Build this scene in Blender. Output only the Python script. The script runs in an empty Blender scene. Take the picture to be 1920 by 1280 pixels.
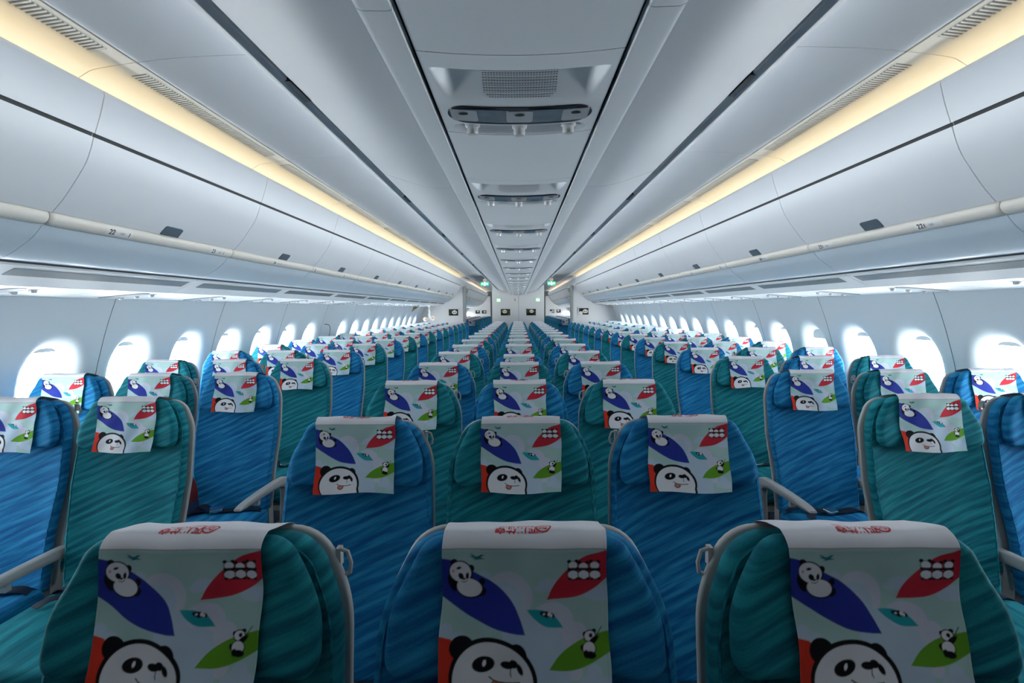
import bpy, math, random
import numpy as np
from mathutils import Vector, Matrix
random.seed(7)
sc = bpy.context.scene
C = sc.collection
HC = 1.57                     # camera height above the cabin floor
PITCH = 0.7917                # seat row pitch
FRAME = 0.6366                # window pitch
MOD = 2 * FRAME               # bin / ceiling module
YEND = 14.60                  # rear partition
YFRONT = -1.30

# ------------------------------------------------------------ camera
def setup_camera():
    f, yaw, pitch, roll = 928.76, .0124, -.0654, -.008
    c, s = math.cos(yaw), math.sin(yaw)
    ex, ey, ez = Vector((c, s, 0)), Vector((-s, c, 0)), Vector((0, 0, 1))
    cp, sp = math.cos(pitch), math.sin(pitch)
    fw = cp * ey + sp * ez; uz = -sp * ey + cp * ez
    cr, sr = math.cos(roll), math.sin(roll)
    right = cr * ex + sr * uz; up = -sr * ex + cr * uz
    cam = bpy.data.cameras.new('camera'); o = bpy.data.objects.new('camera', cam); C.objects.link(o)
    cam.sensor_width = 36; cam.lens = f / 1920 * 36; cam.clip_start = .02; cam.clip_end = 200
    m = Matrix.Identity(4)
    for i, v in enumerate((right, up, -fw)):
        for r in range(3): m[r][i] = v[r]
    m[0][3], m[1][3], m[2][3] = -.0066, 0, HC
    o.matrix_world = m
    sc.camera = o
setup_camera()

# ------------------------------------------------------------ world, light, exposure
W_STRENGTH = 48.0     # unseen ground outside, set bright to light the ceilings from below
SKY_RATIO = .42
EXPOSURE = 0.38
COVE_W = 11.0
SIDE_W = 18.0
AISLE_W = 30.0
world = bpy.data.worlds.new('daylight'); sc.world = world; world.use_nodes = True
wn = world.node_tree.nodes; wl = world.node_tree.links
# bright overcast sky above; unseen apron below the horizon, brightened to light the ceilings
tcw = wn.new('ShaderNodeTexCoord'); sepw = wn.new('ShaderNodeSeparateXYZ'); rw = wn.new('ShaderNodeValToRGB')
mpw = wn.new('ShaderNodeMapRange'); mpw.inputs[1].default_value = -.06; mpw.inputs[2].default_value = .06
wl.new(tcw.outputs['Generated'], sepw.inputs[0]); wl.new(sepw.outputs['Z'], mpw.inputs[0]); wl.new(mpw.outputs[0], rw.inputs[0])
rw.color_ramp.elements[0].color = (1.0 , .98, .95, 1); rw.color_ramp.elements[1].color = (.89 * SKY_RATIO, .95 * SKY_RATIO, 1.0 * SKY_RATIO, 1)
wl.new(rw.outputs[0], wn['Background'].inputs[0]); wn['Background'].inputs[1].default_value = W_STRENGTH
sc.view_settings.view_transform = 'Standard'; sc.view_settings.look = 'None'
sc.view_settings.gamma = 1; sc.view_settings.use_curve_mapping = False
sc.view_settings.exposure = EXPOSURE
cy = sc.cycles
cy.use_denoising = True
try: cy.denoiser = 'OPENIMAGEDENOISE'
except Exception: pass
cy.max_bounces = 9; cy.diffuse_bounces = 6; cy.glossy_bounces = 3; cy.transmission_bounces = 4; cy.transparent_max_bounces = 8
cy.sample_clamp_indirect = 6; cy.caustics_reflective = False; cy.caustics_refractive = False

def area_light(name, loc, sx, sy, power, color, rot, portal=False, spread=math.pi):
    l = bpy.data.lights.new(name, 'AREA'); l.shape = 'RECTANGLE'; l.size = sx; l.size_y = sy
    l.energy = power; l.color = color; l.spread = spread
    o = bpy.data.objects.new(name, l); C.objects.link(o); o.location = loc; o.rotation_euler = rot
    if portal: l.cycles.is_portal = True
    return o
for s in (-1, 1):
    # portals just outside the window lines (they only guide the sampling of the sky)
    area_light('window_portal', (s * 3.12, (YEND + 1.0) / 2, HC - .46), .75, YEND - 1.0 + 1.5, 1, (1, 1, 1), (0, s * math.pi / 2, 0), portal=True)
    # warm LED strip in the trough above the wall bins (points up at the cove)
    area_light('warm_cove_strip', (s * 1.755, (YEND + YFRONT) / 2, HC + .69), .07, YEND - YFRONT - .1, COVE_W, (1.0, .68, .20), (math.pi, -s * math.radians(25), 0))
    # cool LED strip on the top of the centre bins, lighting the aisle ceiling
    area_light('cool_ceiling_strip', (s * .70, (YEND + YFRONT) / 2, HC + .72), .05, YEND - YFRONT - .1, AISLE_W, (.93, .97, 1.0), (math.pi, s * math.radians(25), 0))
    # warm strip above the wall bins of the cabin beyond the partition
    area_light('cabin2_strip', (s * 1.725, 22.3, HC + .72), .05, 10.5, COVE_W * .55, (1.0, .72, .42), (math.pi, 0, 0))

# ------------------------------------------------------------ mesh helpers
class MB:
    def __init__(s): s.v = []; s.f = []; s.m = []
    def add(s, vs, fs, mi=0):
        n = len(s.v); s.v += [tuple(p) for p in vs]; s.f += [tuple(i + n for i in f) for f in fs]; s.m += [mi] * len(fs); return s
    def box(s, c, d, mi=0):
        x, y, z = c; a, b, e = d[0] / 2, d[1] / 2, d[2] / 2
        vs = [(x + i * a, y + j * b, z + k * e) for k in (-1, 1) for j in (-1, 1) for i in (-1, 1)]
        return s.add(vs, [(0, 2, 3, 1), (4, 5, 7, 6), (0, 1, 5, 4), (2, 6, 7, 3), (0, 4, 6, 2), (1, 3, 7, 5)], mi)
    def loft(s, rings, cap=True, closed=True, mi=0):
        n = len(rings[0]); vs = [p for r in rings for p in r]; fs = []
        for k in range(len(rings) - 1):
            for i in range(n if closed else n - 1):
                j = (i + 1) % n
                fs.append((k * n + i, k * n + j, (k + 1) * n + j, (k + 1) * n + i))
        if cap:
            fs.append(tuple(range(n))[::-1]); fs.append(tuple((len(rings) - 1) * n + i for i in range(n)))
        return s.add(vs, fs, mi)
    def tube(s, pts, r, n=8, mi=0, rs=None):
        pts = [Vector(p) for p in pts]; rings = []
        for i, p in enumerate(pts):
            t = (pts[min(i + 1, len(pts) - 1)] - pts[max(i - 1, 0)]).normalized()
            a = t.orthogonal().normalized() if i == 0 else (a - t * a.dot(t)).normalized()
            b = t.cross(a); rr = rs[i] if rs else r
            rings.append([tuple(p + (a * math.cos(q) + b * math.sin(q)) * rr) for q in [2 * math.pi * k / n for k in range(n)]])
        return s.loft(rings, mi=mi)
    def mesh(s, name, mats, smooth=35, flip=False):
        me = bpy.data.meshes.new(name); me.from_pydata(s.v, [], s.f)
        for m in (mats if isinstance(mats, (list, tuple)) else [mats]): me.materials.append(m)
        if any(s.m): me.polygons.foreach_set('material_index', s.m)
        bmfix(me)
        if smooth:
            me.shade_smooth(); me.set_sharp_from_angle(angle=math.radians(smooth))
        me.update(); return me
    def build(s, name, mats, parent=None, smooth=35):
        return link(name, s.mesh(name, mats, smooth), parent)
import bmesh
def bmfix(me):
    b = bmesh.new(); b.from_mesh(me); bmesh.ops.recalc_face_normals(b, faces=b.faces); b.to_mesh(me); b.free()
def link(name, data, parent=None, loc=None):
    o = bpy.data.objects.new(name, data); C.objects.link(o)
    if parent: o.parent = parent
    if loc: o.location = loc
    return o
def thing(name, label, cat, loc=(0, 0, 0), group=None):
    o = link(name, None); o.location = loc; o.empty_display_size = .1
    return tag(o, label, cat, group)
def tag(o, label, cat, group=None):
    o['label'] = label; o['category'] = cat
    if group: o['group'] = group
    return o
def struct(o): o['kind'] = 'structure'; return o

def roundpoly(pts, radii, n=6):
    """closed polygon with rounded corners"""
    out = []; N = len(pts)
    for i in range(N):
        p = Vector(pts[i]); a = (Vector(pts[i - 1]) - p); b = (Vector(pts[(i + 1) % N]) - p); r = radii[i] if isinstance(radii, (list, tuple)) else radii
        la, lb = a.length, b.length; a.normalize(); b.normalize()
        ang = a.angle(b); t = min(r / math.tan(ang / 2), la * .49, lb * .49); r2 = t * math.tan(ang / 2)
        c = p + (a + b).normalized() * (r2 / math.sin(ang / 2))
        s0, s1 = p + a * t, p + b * t
        for k in range(n + 1):
            q = k / n; d0 = (s0 - c).normalized(); d1 = (s1 - c).normalized()
            tot = d0.angle(d1); sn = math.sin(tot)
            d = (d0 * math.sin((1 - q) * tot) + d1 * math.sin(q * tot)) / sn if sn > 1e-6 else d0
            out.append((c + d * r2)[:2])
    return out
def inset(poly, d):
    """inset a closed convex-ish polygon by d"""
    N = len(poly); area = sum(poly[i][0] * poly[(i + 1) % N][1] - poly[(i + 1) % N][0] * poly[i][1] for i in range(N)); sg = 1 if area > 0 else -1
    out = []
    for i in range(N):
        a, p, b = Vector(poly[i - 1]), Vector(poly[i]), Vector(poly[(i + 1) % N])
        e1 = (p - a); e2 = (b - p)
        if e1.length < 1e-7: e1 = e2
        if e2.length < 1e-7: e2 = e1
        t = (e1.normalized() + e2.normalized()).normalized()
        out.append((p.x - t.y * d * sg, p.y + t.x * d * sg))
    return out
def pillow(mb, poly, levels, fn, mi=0):
    """levels: (depth, inset); fn maps (u, v, depth) to xyz"""
    rings = []
    for dep, ins in levels:
        q = inset(poly, ins) if abs(ins) > 1e-9 else poly
        rings.append([fn(u, v, dep) for u, v in q])
    # domed front and back: add shrinking rings towards the centroid
    return mb.loft(rings, mi=mi)
def offset_open(prof, t):
    """offset an open x,z profile by t to its left"""
    out = []
    for i, p in enumerate(prof):
        a = Vector(prof[max(i - 1, 0)]); b = Vector(prof[min(i + 1, len(prof) - 1)]); d = (b - a).normalized()
        out.append((p[0] - d.y * t, p[1] + d.x * t))
    return out
def smooth_prof(prof, n=4):
    """Catmull-Rom subdivision of an open profile"""
    P = [Vector(p) for p in prof]; out = []
    for i in range(len(P) - 1):
        p0, p1, p2, p3 = P[max(i - 1, 0)], P[i], P[i + 1], P[min(i + 2, len(P) - 1)]
        for k in range(n):
            t = k / n
            out.append(tuple(.5 * ((2 * p1) + (p2 - p0) * t + (2 * p0 - 5 * p1 + 4 * p2 - p3) * t * t + (3 * p1 - p0 - 3 * p2 + p3) * t ** 3)))
    out.append(tuple(P[-1])); return out
def extrude(mb, prof, y0, y1, t, s=1, mi=0, ny=1):
    """panel: open profile (x, z above the camera) with thickness t on its left side, from y0 to y1, mirrored by s"""
    q = prof + offset_open(prof, t)[::-1]
    rings = [[(s * x, y0 + (y1 - y0) * k / ny, z + HC) for x, z in q] for k in range(ny + 1)]
    return mb.loft(rings, mi=mi)

# ------------------------------------------------------------ materials
def S(r, g, b):
    f = lambda c: (c / 255 / 12.92) if c / 255 <= .04045 else ((c / 255 + .055) / 1.055) ** 2.4
    return (f(r), f(g), f(b), 1)
def mat(name, col, rough=.5, metal=0, spec=.5, noise=0, nscale=60, bump=0, emit=None, estr=0, sheen=0, trans=0):
    m = bpy.data.materials.new(name); m.use_nodes = True; nt = m.node_tree; b = nt.nodes['Principled BSDF']
    b.inputs['Base Color'].default_value = col; b.inputs['Roughness'].default_value = rough; b.inputs['Metallic'].default_value = metal
    b.inputs['Specular IOR Level'].default_value = spec
    if sheen: b.inputs['Sheen Weight'].default_value = sheen; b.inputs['Sheen Roughness'].default_value = .4
    if emit: b.inputs['Emission Color'].default_value = emit; b.inputs['Emission Strength'].default_value = estr
    if noise or bump:
        tc = nt.nodes.new('ShaderNodeTexCoord'); n = nt.nodes.new('ShaderNodeTexNoise'); n.inputs['Scale'].default_value = nscale; n.inputs['Detail'].default_value = 2
        nt.links.new(tc.outputs['Object'], n.inputs['Vector'])
        if noise:
            r = nt.nodes.new('ShaderNodeValToRGB'); k = 1 - noise
            r.color_ramp.elements[0].color = (col[0] * k, col[1] * k, col[2] * k, 1); r.color_ramp.elements[1].color = col
            r.color_ramp.elements[0].position = .3; r.color_ramp.elements[1].position = .7
            nt.links.new(n.outputs['Fac'], r.inputs[0]); nt.links.new(r.outputs[0], b.inputs['Base Color'])
        if bump:
            bp = nt.nodes.new('ShaderNodeBump'); bp.inputs['Strength'].default_value = bump; bp.inputs['Distance'].default_value = .001
            nt.links.new(n.outputs['Fac'], bp.inputs['Height']); nt.links.new(bp.outputs[0], b.inputs['Normal'])
    return m
def fabric(name, dark, mid, light):
    """woven seat cloth with broken, slightly wavy slanted streaks"""
    m = bpy.data.materials.new(name); m.use_nodes = True; nt = m.node_tree; N = nt.nodes; L = nt.links; b = N['Principled BSDF']
    b.inputs['Roughness'].default_value = .85; b.inputs['Specular IOR Level'].default_value = .25
    b.inputs['Sheen Weight'].default_value = .35; b.inputs['Sheen Roughness'].default_value = .45; b.inputs['Sheen Tint'].default_value = light
    tc = N.new('ShaderNodeTexCoord'); oi = N.new('ShaderNodeObjectInfo')
    sep = N.new('ShaderNodeVectorMath'); sep.operation = 'MULTIPLY_ADD'
    cmb = N.new('ShaderNodeCombineXYZ')
    mul = N.new('ShaderNodeMath'); mul.operation = 'MULTIPLY'; mul.inputs[1].default_value = 7.3; L.new(oi.outputs['Random'], mul.inputs[0])
    L.new(mul.outputs[0], cmb.inputs[2]); L.new(mul.outputs[0], cmb.inputs[0])
    sep.inputs[1].default_value = (1, 1, 1); L.new(tc.outputs['Object'], sep.inputs[0]); L.new(cmb.outputs[0], sep.inputs[2])
    # streak coordinate: along x mostly, slanted up to the right
    mp = N.new('ShaderNodeMapping'); mp.inputs['Rotation'].default_value = (0, math.radians(24), 0); mp.inputs['Scale'].default_value = (1, 1, 1); L.new(sep.outputs[0], mp.inputs[0])
    mp2 = N.new('ShaderNodeMapping'); mp2.inputs['Scale'].default_value = (6, 6, 85); L.new(mp.outputs[0], mp2.inputs[0])
    wv = N.new('ShaderNodeTexWave'); wv.bands_direction = 'Z'; wv.inputs['Scale'].default_value = 10.5; wv.inputs['Distortion'].default_value = 3.2
    wv.inputs['Detail'].default_value = 2; wv.inputs['Detail Scale'].default_value = .5; L.new(mp.outputs[0], wv.inputs[0])
    n1 = N.new('ShaderNodeTexNoise'); n1.inputs['Scale'].default_value = 1.0; n1.inputs['Detail'].default_value = 3; L.new(mp2.outputs[0], n1.inputs['Vector'])
    n2 = N.new('ShaderNodeTexNoise'); n2.inputs['Scale'].default_value = 420; n2.inputs['Detail'].default_value = 1; L.new(tc.outputs['Object'], n2.inputs['Vector'])
    a = N.new('ShaderNodeMath'); a.operation = 'MULTIPLY'; a.inputs[1].default_value = .15; L.new(wv.outputs['Fac'], a.inputs[0])
    c = N.new('ShaderNodeMath'); c.operation = 'MULTIPLY_ADD'; c.inputs[1].default_value = .93; L.new(n1.outputs['Fac'], c.inputs[0]); L.new(a.outputs[0], c.inputs[2])
    d = N.new('ShaderNodeMath'); d.operation = 'MULTIPLY_ADD'; d.inputs[1].default_value = .16; L.new(n2.outputs['Fac'], d.inputs[0]); L.new(c.outputs[0], d.inputs[2])
    r = N.new('ShaderNodeValToRGB'); e = r.color_ramp.elements
    e[0].position = .38; e[0].color = dark; e[1].position = .82; e[1].color = light; k = e.new(.55); k.color = mid
    L.new(d.outputs[0], r.inputs[0]); L.new(r.outputs[0], b.inputs['Base Color'])
    bp = N.new('ShaderNodeBump'); bp.inputs['Strength'].default_value = .25; bp.inputs['Distance'].default_value = .001; L.new(n2.outputs['Fac'], bp.inputs['Height']); L.new(bp.outputs[0], b.inputs['Normal'])
    return m
M = dict(
    white=mat('white_lining', (.70, .73, .76, 1), .42, noise=.02, nscale=3, bump=.05),
    wall=mat('wall_lining', (.66, .72, .76, 1), .5, noise=.02, nscale=2),
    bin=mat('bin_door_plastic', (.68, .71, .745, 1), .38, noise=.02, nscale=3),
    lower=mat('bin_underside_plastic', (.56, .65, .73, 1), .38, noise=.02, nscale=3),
    frame=mat('strip_frame_plastic', (.74, .79, .83, 1), .45, noise=.02, nscale=5),
    psu=mat('service_panel_plastic', (.74, .79, .83, 1), .4, noise=.02, nscale=5),
    cove=mat('cove_panel', (.80, .76, .66, 1), .5, noise=.02, nscale=3),
    rail=mat('beige_rail', (.70, .67, .61, 1), .38, noise=.03, nscale=6),
    grille=mat('grey_grille', (.22, .24, .25, 1), .5, noise=.1, nscale=40),
    dark=mat('dark_gap', (.02, .025, .03, 1), .6, noise=.1),
    slot=mat('grey_slot', (.10, .125, .145, 1), .45, noise=.05),
    latch=mat('grey_latch', (.09, .12, .15, 1), .4, noise=.05),
    shell=mat('grey_shell_plastic', (.42, .42, .41, 1), .45, noise=.04, nscale=30, bump=.1),
    arm=mat('grey_armrest_plastic', (.40, .40, .39, 1), .42, noise=.04, nscale=30, bump=.1),
    belt=mat('navy_webbing', (.008, .014, .035, 1), .6, noise=.4, nscale=300, bump=.3),
    steel=mat('brushed_steel', (.75, .78, .80, 1), .22, metal=1, noise=.1, nscale=80),
    lens=mat('smoky_lens', (.16, .20, .24, 1), .15, noise=.2, nscale=30, spec=.8),
    lensgrey=mat('lens_bezel', (.34, .37, .40, 1), .3, noise=.1, nscale=40),
    black=mat('black_plastic', (.012, .015, .02, 1), .35, noise=.1),
    partition=mat('partition_laminate', (.72, .73, .74, 1), .45, noise=.02, nscale=2),
    post=mat('grey_post', (.27, .28, .28, 1), .4, noise=.03),
    carpet=mat('navy_carpet', (.01, .03, .07, 1), .95, noise=.5, nscale=200, bump=.5),
    silver=mat('silver_frame', (.72, .73, .74, 1), .3, metal=.25, noise=.05),
    green=mat('lit_green_sign', (.0, .45, .22, 1), .4, emit=(.0, .62, .26, 1), estr=.75, noise=.01),
    paleg=mat('pale_green_sign', (.4, .75, .5, 1), .4, emit=(.35, .85, .42, 1), estr=.35, noise=.01),
    signwhite=mat('lit_white_symbol', (.9, .95, .9, 1), .4, emit=(.85, 1, .9, 1), estr=2.5, noise=.01),
    ink=mat('black_ink', (.02, .02, .025, 1), .5, noise=.1),
    greyink=mat('grey_ink', (.22, .23, .25, 1), .5, noise=.1),
    sticker=mat('white_sticker', (.74, .74, .72, 1), .4, noise=.02),
    red=mat('red_print', (.55, .02, .03, 1), .7, noise=.1, nscale=200),
    redcloth=mat('dark_red_cloth', (.16, .008, .01, 1), .8, noise=.4, nscale=80, bump=.3),
    navycloth=mat('navy_cloth', (.015, .03, .09, 1), .8, noise=.3, nscale=80, bump=.3),
    tan=mat('tan_plastic', (.42, .36, .26, 1), .5, noise=.1),
    petal=mat('white_petal', (.85, .85, .83, 1), .6, noise=.05),
    orange=mat('orange_flower_centre', (.85, .38, .06, 1), .6, noise=.1),
    cord=mat('dark_grey_cord', (.06, .065, .07, 1), .5, noise=.1),
    galley=mat('galley_grey', (.10, .10, .10, 1), .5, noise=.1),
)
FAB = dict(blue=fabric('blue_streaked_cloth', (.002, .082, .250, 1), (.003, .135, .33, 1), (.02, .27, .51, 1)),
           teal=fabric('teal_streaked_cloth', (.001, .088, .135, 1), (.002, .140, .185, 1), (.015, .27, .31, 1)))
def glass_mat():
    m = bpy.data.materials.new('window_acrylic'); m.use_nodes = True; nt = m.node_tree; N = nt.nodes; N.clear()
    o = N.new('ShaderNodeOutputMaterial'); mx = N.new('ShaderNodeMixShader'); t = N.new('ShaderNodeBsdfTransparent'); g = N.new('ShaderNodeBsdfGlossy')
    lw = N.new('ShaderNodeLayerWeight'); lw.inputs[0].default_value = .25
    g.inputs['Roughness'].default_value = .05; t.inputs[0].default_value = (.95, .98, 1, 1)
    mu = N.new('ShaderNodeMath'); mu.operation = 'MULTIPLY'; mu.inputs[1].default_value = .25
    nt.links.new(lw.outputs['Fresnel'], mu.inputs[0]); nt.links.new(mu.outputs[0], mx.inputs[0])
    nt.links.new(t.outputs[0], mx.inputs[1]); nt.links.new(g.outputs[0], mx.inputs[2]); nt.links.new(mx.outputs[0], o.inputs[0])
    return m
M['glass'] = glass_mat()
def attr_mat(name, rough=.8, sheen=0, bump=True):
    m = bpy.data.materials.new(name); m.use_nodes = True; nt = m.node_tree; b = nt.nodes['Principled BSDF']
    a = nt.nodes.new('ShaderNodeAttribute'); a.attribute_name = 'print'
    b.inputs['Roughness'].default_value = rough; b.inputs['Specular IOR Level'].default_value = .2; b.inputs['Sheen Weight'].default_value = sheen
    nt.links.new(a.outputs['Color'], b.inputs['Base Color'])
    if bump:
        tc = nt.nodes.new('ShaderNodeTexCoord'); n = nt.nodes.new('ShaderNodeTexNoise'); n.inputs['Scale'].default_value = 900
        bp = nt.nodes.new('ShaderNodeBump'); bp.inputs['Strength'].default_value = .15; bp.inputs['Distance'].default_value = .001
        nt.links.new(tc.outputs['Object'], n.inputs['Vector']); nt.links.new(n.outputs['Fac'], bp.inputs['Height']); nt.links.new(bp.outputs[0], b.inputs['Normal'])
    return m
M['cover'] = attr_mat('printed_headrest_cloth', .85)
M['photo'] = attr_mat('panda_photograph', .35, bump=False)
ORD = ['first', 'second', 'third', 'fourth', 'fifth', 'sixth', 'seventh', 'eighth', 'ninth', 'tenth', 'eleventh', 'twelfth', 'thirteenth', 'fourteenth', 'fifteenth', 'sixteenth', 'seventeenth', 'eighteenth', 'nineteenth', 'twentieth']

# ------------------------------------------------------------ flat print drawn into a colour attribute
class Paint:
    def __init__(s, U, V, px):
        s.U = U; s.V = V; s.c = np.zeros(U.shape + (3,)); s.px = px
    def fill(s, d, col):
        a = np.clip(.5 - d / s.px, 0, 1)[..., None]; s.c = s.c * (1 - a) + np.array(col[:3]) * a
    def ell(s, x, y, rx, ry, col, rot=0):
        c, t = math.cos(math.radians(rot)), math.sin(math.radians(rot))
        X = (s.U - x) * c + (s.V - y) * t; Y = -(s.U - x) * t + (s.V - y) * c
        k = np.sqrt((X / rx) ** 2 + (Y / ry) ** 2); s.fill((k - 1) * min(rx, ry), col)
    def poly(s, pts, col):
        d = np.full(s.U.shape, 1e9); inside = np.zeros(s.U.shape, bool); n = len(pts)
        for i in range(n):
            ax, ay = pts[i]; bx, by = pts[(i + 1) % n]
            dx, dy = bx - ax, by - ay; L = dx * dx + dy * dy or 1e-9
            t = np.clip(((s.U - ax) * dx + (s.V - ay) * dy) / L, 0, 1)
            d = np.minimum(d, np.hypot(s.U - ax - t * dx, s.V - ay - t * dy))
            if ay != by:
                cr = ((ay > s.V) != (by > s.V)) & (s.U < (bx - ax) * (s.V - ay) / (by - ay) + ax); inside ^= cr
        s.fill(np.where(inside, -d, d), col)
    def line(s, pts, w, col):
        for (ax, ay), (bx, by) in zip(pts[:-1], pts[1:]):
            dx, dy = bx - ax, by - ay; t = np.clip(((s.U - ax) * dx + (s.V - ay) * dy) / (dx * dx + dy * dy), 0, 1)
            s.fill(np.hypot(s.U - ax - t * dx, s.V - ay - t * dy) - w / 2, col)
def cr(pts, n=6): return smooth_prof(pts, n)
def draw_cover(p):
    """p works in units measured over the print: 0..1328 wide, down from the print's top edge"""
    mint, white, pale, cloud = S(176, 208, 206), S(232, 233, 238), S(190, 210, 228), S(208, 212, 228)
    navy, red, orr, green, teal, blk = S(42, 56, 150), S(198, 45, 62), S(214, 56, 38), S(98, 158, 40), S(38, 162, 176), S(16, 16, 22)
    X = lambda a: a - 62
    Y = lambda a: (a - 255) * 1.03
    P = lambda L: [(X(a), Y(b)) for a, b in L]
    p.poly([(-50, 0), (1400, 0), (1400, 1500), (-50, 1500)], mint)
    p.ell(X(400), Y(490), 60, 70, pale); p.ell(X(930), Y(520), 95, 55, pale); p.ell(X(870), Y(545), 70, 30, pale)
    p.ell(X(1330), Y(590), 130, 60, pale); p.ell(X(150), Y(1040), 70, 60, pale); p.ell(X(110), Y(880), 60, 70, pale); p.ell(X(210), Y(920), 55, 50, pale)
    p.ell(X(1260), Y(1150), 60, 60, pale); p.ell(X(1320), Y(1230), 90, 60, pale); p.ell(X(1200), Y(1210), 70, 50, pale)
    p.ell(X(590), Y(620), 192, 200, cloud); p.ell(X(560), Y(680), 150, 180, pale)
    p.ell(X(945), Y(800), 170, 150, cloud)
    p.poly(P([(560, 640), (700, 700), (790, 760), (900, 900), (1000, 1100), (1080, 1320), (700, 1400), (560, 1000)]), pale)
    p.ell(X(900), Y(1000), 190, 175, pale); p.ell(X(1130), Y(900), 100, 110, cloud); p.ell(X(1110), Y(1130), 60, 60, cloud)
    p.poly(P([(700, 950), (1060, 950), (1090, 1400), (700, 1400)]), pale)
    p.poly(P(cr([(40, 315), (170, 345), (330, 432), (470, 510), (610, 640), (690, 770), (737, 887)]) + cr([(737, 887), (640, 880), (480, 848), (330, 780), (180, 690), (40, 600)])), navy)
    p.poly(P(cr([(900, 635), (960, 520), (1080, 400), (1230, 300), (1420, 250)]) + cr([(1420, 450), (1280, 550), (1120, 612), (900, 635)])), red)
    p.poly(P(cr([(740, 710), (860, 712), (960, 750), (1035, 833)]) + cr([(1035, 833), (900, 830), (810, 780), (740, 710)])), teal)
    p.poly(P(cr([(912, 1108), (990, 1020), (1100, 950), (1240, 895), (1420, 855)]) + cr([(1420, 990), (1250, 1080), (1100, 1118), (912, 1108)])), green)
    p.poly(P([(40, 900), (150, 925), (230, 990), (220, 1200), (230, 1500), (40, 1500)]), orr)
    p.poly(P([(770, 1230), (800, 1240), (860, 1500), (700, 1500)]), orr)
    # plane
    c = S(40, 110, 120); p.ell(X(345), Y(318), 52, 9, c, 8); p.poly(P([(330, 318), (380, 292), (405, 294), (360, 322)]), c); p.poly(P([(320, 316), (288, 290), (305, 290), (350, 322)]), c); p.ell(X(350), Y(325), 30, 8, c, -12)
    # lying panda
    p.ell(X(160), Y(352), 28, 26, blk); p.ell(X(297), Y(400), 26, 28, blk); p.ell(X(212), Y(428), 98, 88, blk, 25)
    p.ell(X(145), Y(505), 34, 72, blk, -18); p.ell(X(280), Y(548), 112, 80, blk, 12); p.ell(X(370), Y(575), 44, 38, blk); p.ell(X(380), Y(502), 26, 28, blk)
    p.ell(X(210), Y(428), 88, 78, white, 25); p.ell(X(278), Y(545), 102, 70, white, 12)
    p.ell(X(198), Y(398), 20, 10, blk, -15); p.ell(X(213), Y(460), 26, 20, blk, 60); p.ell(X(264), Y(458), 13, 26, blk, 10); p.ell(X(236), Y(480), 12, 9, blk); p.ell(X(152), Y(420), 11, 11, S(220, 150, 170)); p.line(P([(215, 500), (240, 505), (262, 495)]), 5, blk)
    # three pandas
    for q in (1122, 1207, 1298):
        dy = 10 if q == 1207 else 0
        for k in (-30, 30): p.ell(X(q + k), Y(345 + dy), 17, 15, blk)
        p.ell(X(q), Y(378 + dy), 42, 36, blk); p.ell(X(q), Y(445), 50, 44, blk); p.ell(X(q), Y(376 + dy), 36, 30, white); p.ell(X(q), Y(447), 43, 32, white)
        p.ell(X(q + 30), Y(478), 14, 10, blk); p.ell(X(q - 30), Y(478), 14, 10, blk)
    p.poly(P([(1078, 394), (1345, 396), (1345, 414), (1078, 412)]), blk)
    # tiny panda
    p.ell(X(885), Y(742), 40, 18, blk, 15); p.ell(X(905), Y(745), 22, 24, blk); p.ell(X(940), Y(750), 26, 18, blk, 20); p.ell(X(922), Y(742), 14, 16, white); p.ell(X(938), Y(752), 9, 13, white); p.ell(X(880), Y(742), 10, 7, white)
    # standing panda with a stick
    p.line(P([(1300, 885), (1336, 832)]), 6, blk)
    p.ell(X(1203), Y(882), 17, 18, blk); p.ell(X(1276), Y(862), 18, 15, blk); p.ell(X(1242), Y(898), 50, 46, blk); p.ell(X(1242), Y(898), 42, 38, white); p.ell(X(1250), Y(894), 14, 16, blk)
    p.ell(X(1262), Y(935), 62, 20, blk, -42); p.ell(X(1180), Y(975), 16, 22, blk); p.ell(X(1232), Y(985), 54, 54, blk); p.ell(X(1232), Y(983), 47, 47, white); p.ell(X(1238), Y(1028), 44, 26, blk, 8); p.ell(X(1205), Y(1020), 20, 28, blk)
    # big winking head
    p.ell(X(240), Y(992), 96, 92, blk); p.ell(X(672), Y(1030), 72, 84, blk, -15); p.ell(X(480), Y(1200), 342, 292, blk, 8); p.ell(X(560), Y(1330), 262, 200, blk)
    p.ell(X(478), Y(1212), 312, 270, white, 8); p.ell(X(540), Y(1335), 250, 190, white)
    p.ell(X(405), Y(1103), 90, 55, blk, -14); p.ell(X(412), Y(1096), 14, 24, white, 20); p.ell(X(590), Y(1100), 52, 28, blk, 5); p.ell(X(640), Y(1090), 34, 28, blk, 30); p.ell(X(686), Y(1125), 20, 42, blk, -25)
    p.line(P([(616, 1130), (612, 1160), (620, 1178)]), 7, blk)
    p.ell(X(515), Y(1240), 50, 40, blk); p.ell(X(515), Y(1236), 41, 32, S(205, 130, 110))
    p.poly(P([(430, 1185), (520, 1215), (600, 1215), (600, 1180), (430, 1170)]), white)
    p.line(P(cr([(450, 1186), (500, 1214), (580, 1222), (640, 1218), (685, 1212)])), 8, blk)

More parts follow.
